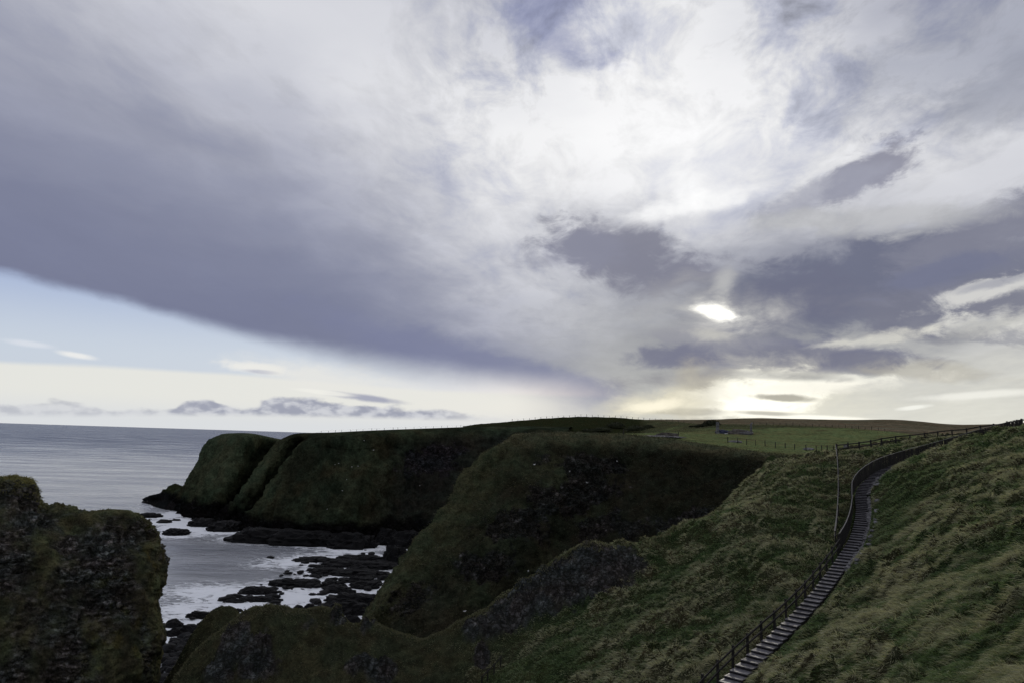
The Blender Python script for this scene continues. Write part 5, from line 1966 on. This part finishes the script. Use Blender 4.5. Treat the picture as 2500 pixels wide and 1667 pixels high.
def build_rim_grass():
    """tufts on the lips of the field, the middle headland and the stack's hump"""
    n = 26000
    P3 = MID_P
    nr = grid_normals(P3)
    if nr[150, 200, 1] > 0:
        nr = -nr
    j = RNG.integers(int(0.10 * P3.shape[0]), int(0.95 * P3.shape[0]), n)
    i = RNG.integers(40, P3.shape[1] - 2, n)
    p = P3[j, i] + RNG.normal(scale=0.15, size=(n, 3)) * np.array([1, 1, 0])
    nm = nr[j, i]
    f = RNG.random(n)
    iu = i / P3.shape[1]
    f = f * (1 - 0.75 * sstep(iu, 0.3, 0.6)) * (1 - 0) + 0.25 * (iu < 0.2)  # blades repeat the painted rim light at left and shade at right
    col = lerp(np.array([0.034, 0.036, 0.022]), np.array([0.11, 0.10, 0.062]), np.clip(f, 0, 1) ** 2) * RNG.uniform(.5, 1.3, n)[:, None]
    up = np.array([0, 0, 0.5])
    blades("headland_grass", "short rough grass over the middle headland", p, nm, RNG.uniform(.25, .55, n), RNG.uniform(.06, .11, n), nm * 0.2 + up * 0.3 + np.array([-.3, -.2, -.2]), col, RNG.uniform(.3, .8, n))
    n = 9000
    j = RNG.integers(int(0.06 * STACK_P.shape[0]), int(0.24 * STACK_P.shape[0]), n)
    i = RNG.integers(0, STACK_P.shape[1] - 2, n)
    p = STACK_P[j, i] + RNG.normal(scale=0.06, size=(n, 3)) * np.array([1, 1, 0])
    px, _ = project(p)
    nm = STACK_N[j, i]
    hump = 1 - sstep(px, 70, 120)
    col = lerp(np.array([0.045, 0.050, 0.018]), np.array([0.20, 0.18, 0.075]), hump * RNG.uniform(.4, 1, n)) * RNG.uniform(.5, 1.3, n)[:, None]
    blades("stack_grass", "straw-coloured grass capping the rock stack", p, nm, RNG.uniform(.12, .35, n) * (0.5 + hump), RNG.uniform(.03, .06, n), np.tile(np.array([.5, -.2, -.15]), (n, 1)), col, RNG.uniform(.4, .9, n))
    n = 40000
    P4 = FIELD_P
    j = (RNG.random(n) ** 1.2 * 165).astype(int)
    i = RNG.integers(2, P4.shape[1] - 2, n)
    a = RNG.random((n, 1))
    b = RNG.random((n, 1))
    p = P4[j, i] * (1 - a) * (1 - b) + P4[j, i + 1] * a * (1 - b) + P4[j + 1, i] * (1 - a) * b + P4[j + 1, i + 1] * a * b
    keep = fbm(p, 0.15, 3, 0.6, 44) + 0.25 * sstep(p[:, 1], 190, 235) > 0.05
    p = p[keep]
    n = len(p)
    col = lerp(np.array([0.070, 0.095, 0.042]), np.array([0.16, 0.15, 0.09]), RNG.random(n) ** 1.5) * RNG.uniform(.6, 1.3, n)[:, None]
    bk = sstep(p[:, 1], 190, 235)
    scrub = sstep(p[:, 1], 185, 225) * (1 - sstep(p[:, 0] / p[:, 1], 0.15, 0.23))
    col = lerp(col, np.array([0.022, 0.026, 0.012]), 0.85 * scrub)
    blades("field_grass", "rough tufts over the cliff-top field", p, np.tile(np.array([0, 0, 1.0]), (n, 1)), RNG.uniform(.18, .34, n) * (0.6 + 1.0 * bk), RNG.uniform(.08, .13, n), np.tile(np.array([-.5, -.1, 0]), (n, 1)), col, RNG.uniform(.5, 1, n))


build_rim_grass()


def build_crest_grass():
    """longer pale grass standing along the ridge crest, lit from behind"""
    c = catmull(np.array([P(*q) for q in CREST]), 1600, 0)
    n = 15000
    k = RNG.integers(0, len(c), n)
    p = c[k] + RNG.normal(scale=1.0, size=(n, 3)) * np.array([0.25, 0.55, 0])
    p[:, 2] = near_ground(p[:, 0], p[:, 1])
    rkm = rock_mask(p, ROCKS_NEAR)
    keep = (rkm < 0.5) | (RNG.random(n) < 0.35)
    p, k = p[keep], k[keep]
    n = len(p)
    right = sstep(k / 1600.0, 0.55, 0.8)
    col = lerp(np.array([0.085, 0.085, 0.045]), np.array([0.25, 0.23, 0.14]), np.clip(0.25 + 0.6 * right, 0, 1) * RNG.random(n)) * RNG.uniform(.6, 1.35, n)[:, None]
    L = RNG.uniform(.16, .42, n) * (0.75 + 0.35 * right)
    blades("crest_grass", "pale grass along the crest of the ridge", p, np.tile(np.array([0, 0, 1.0]), (n, 1)), L, RNG.uniform(.035, .07, n), np.tile(np.array([-.35, -.1, .05]), (n, 1)), col, RNG.uniform(.6, 1.1, n))


build_crest_grass()
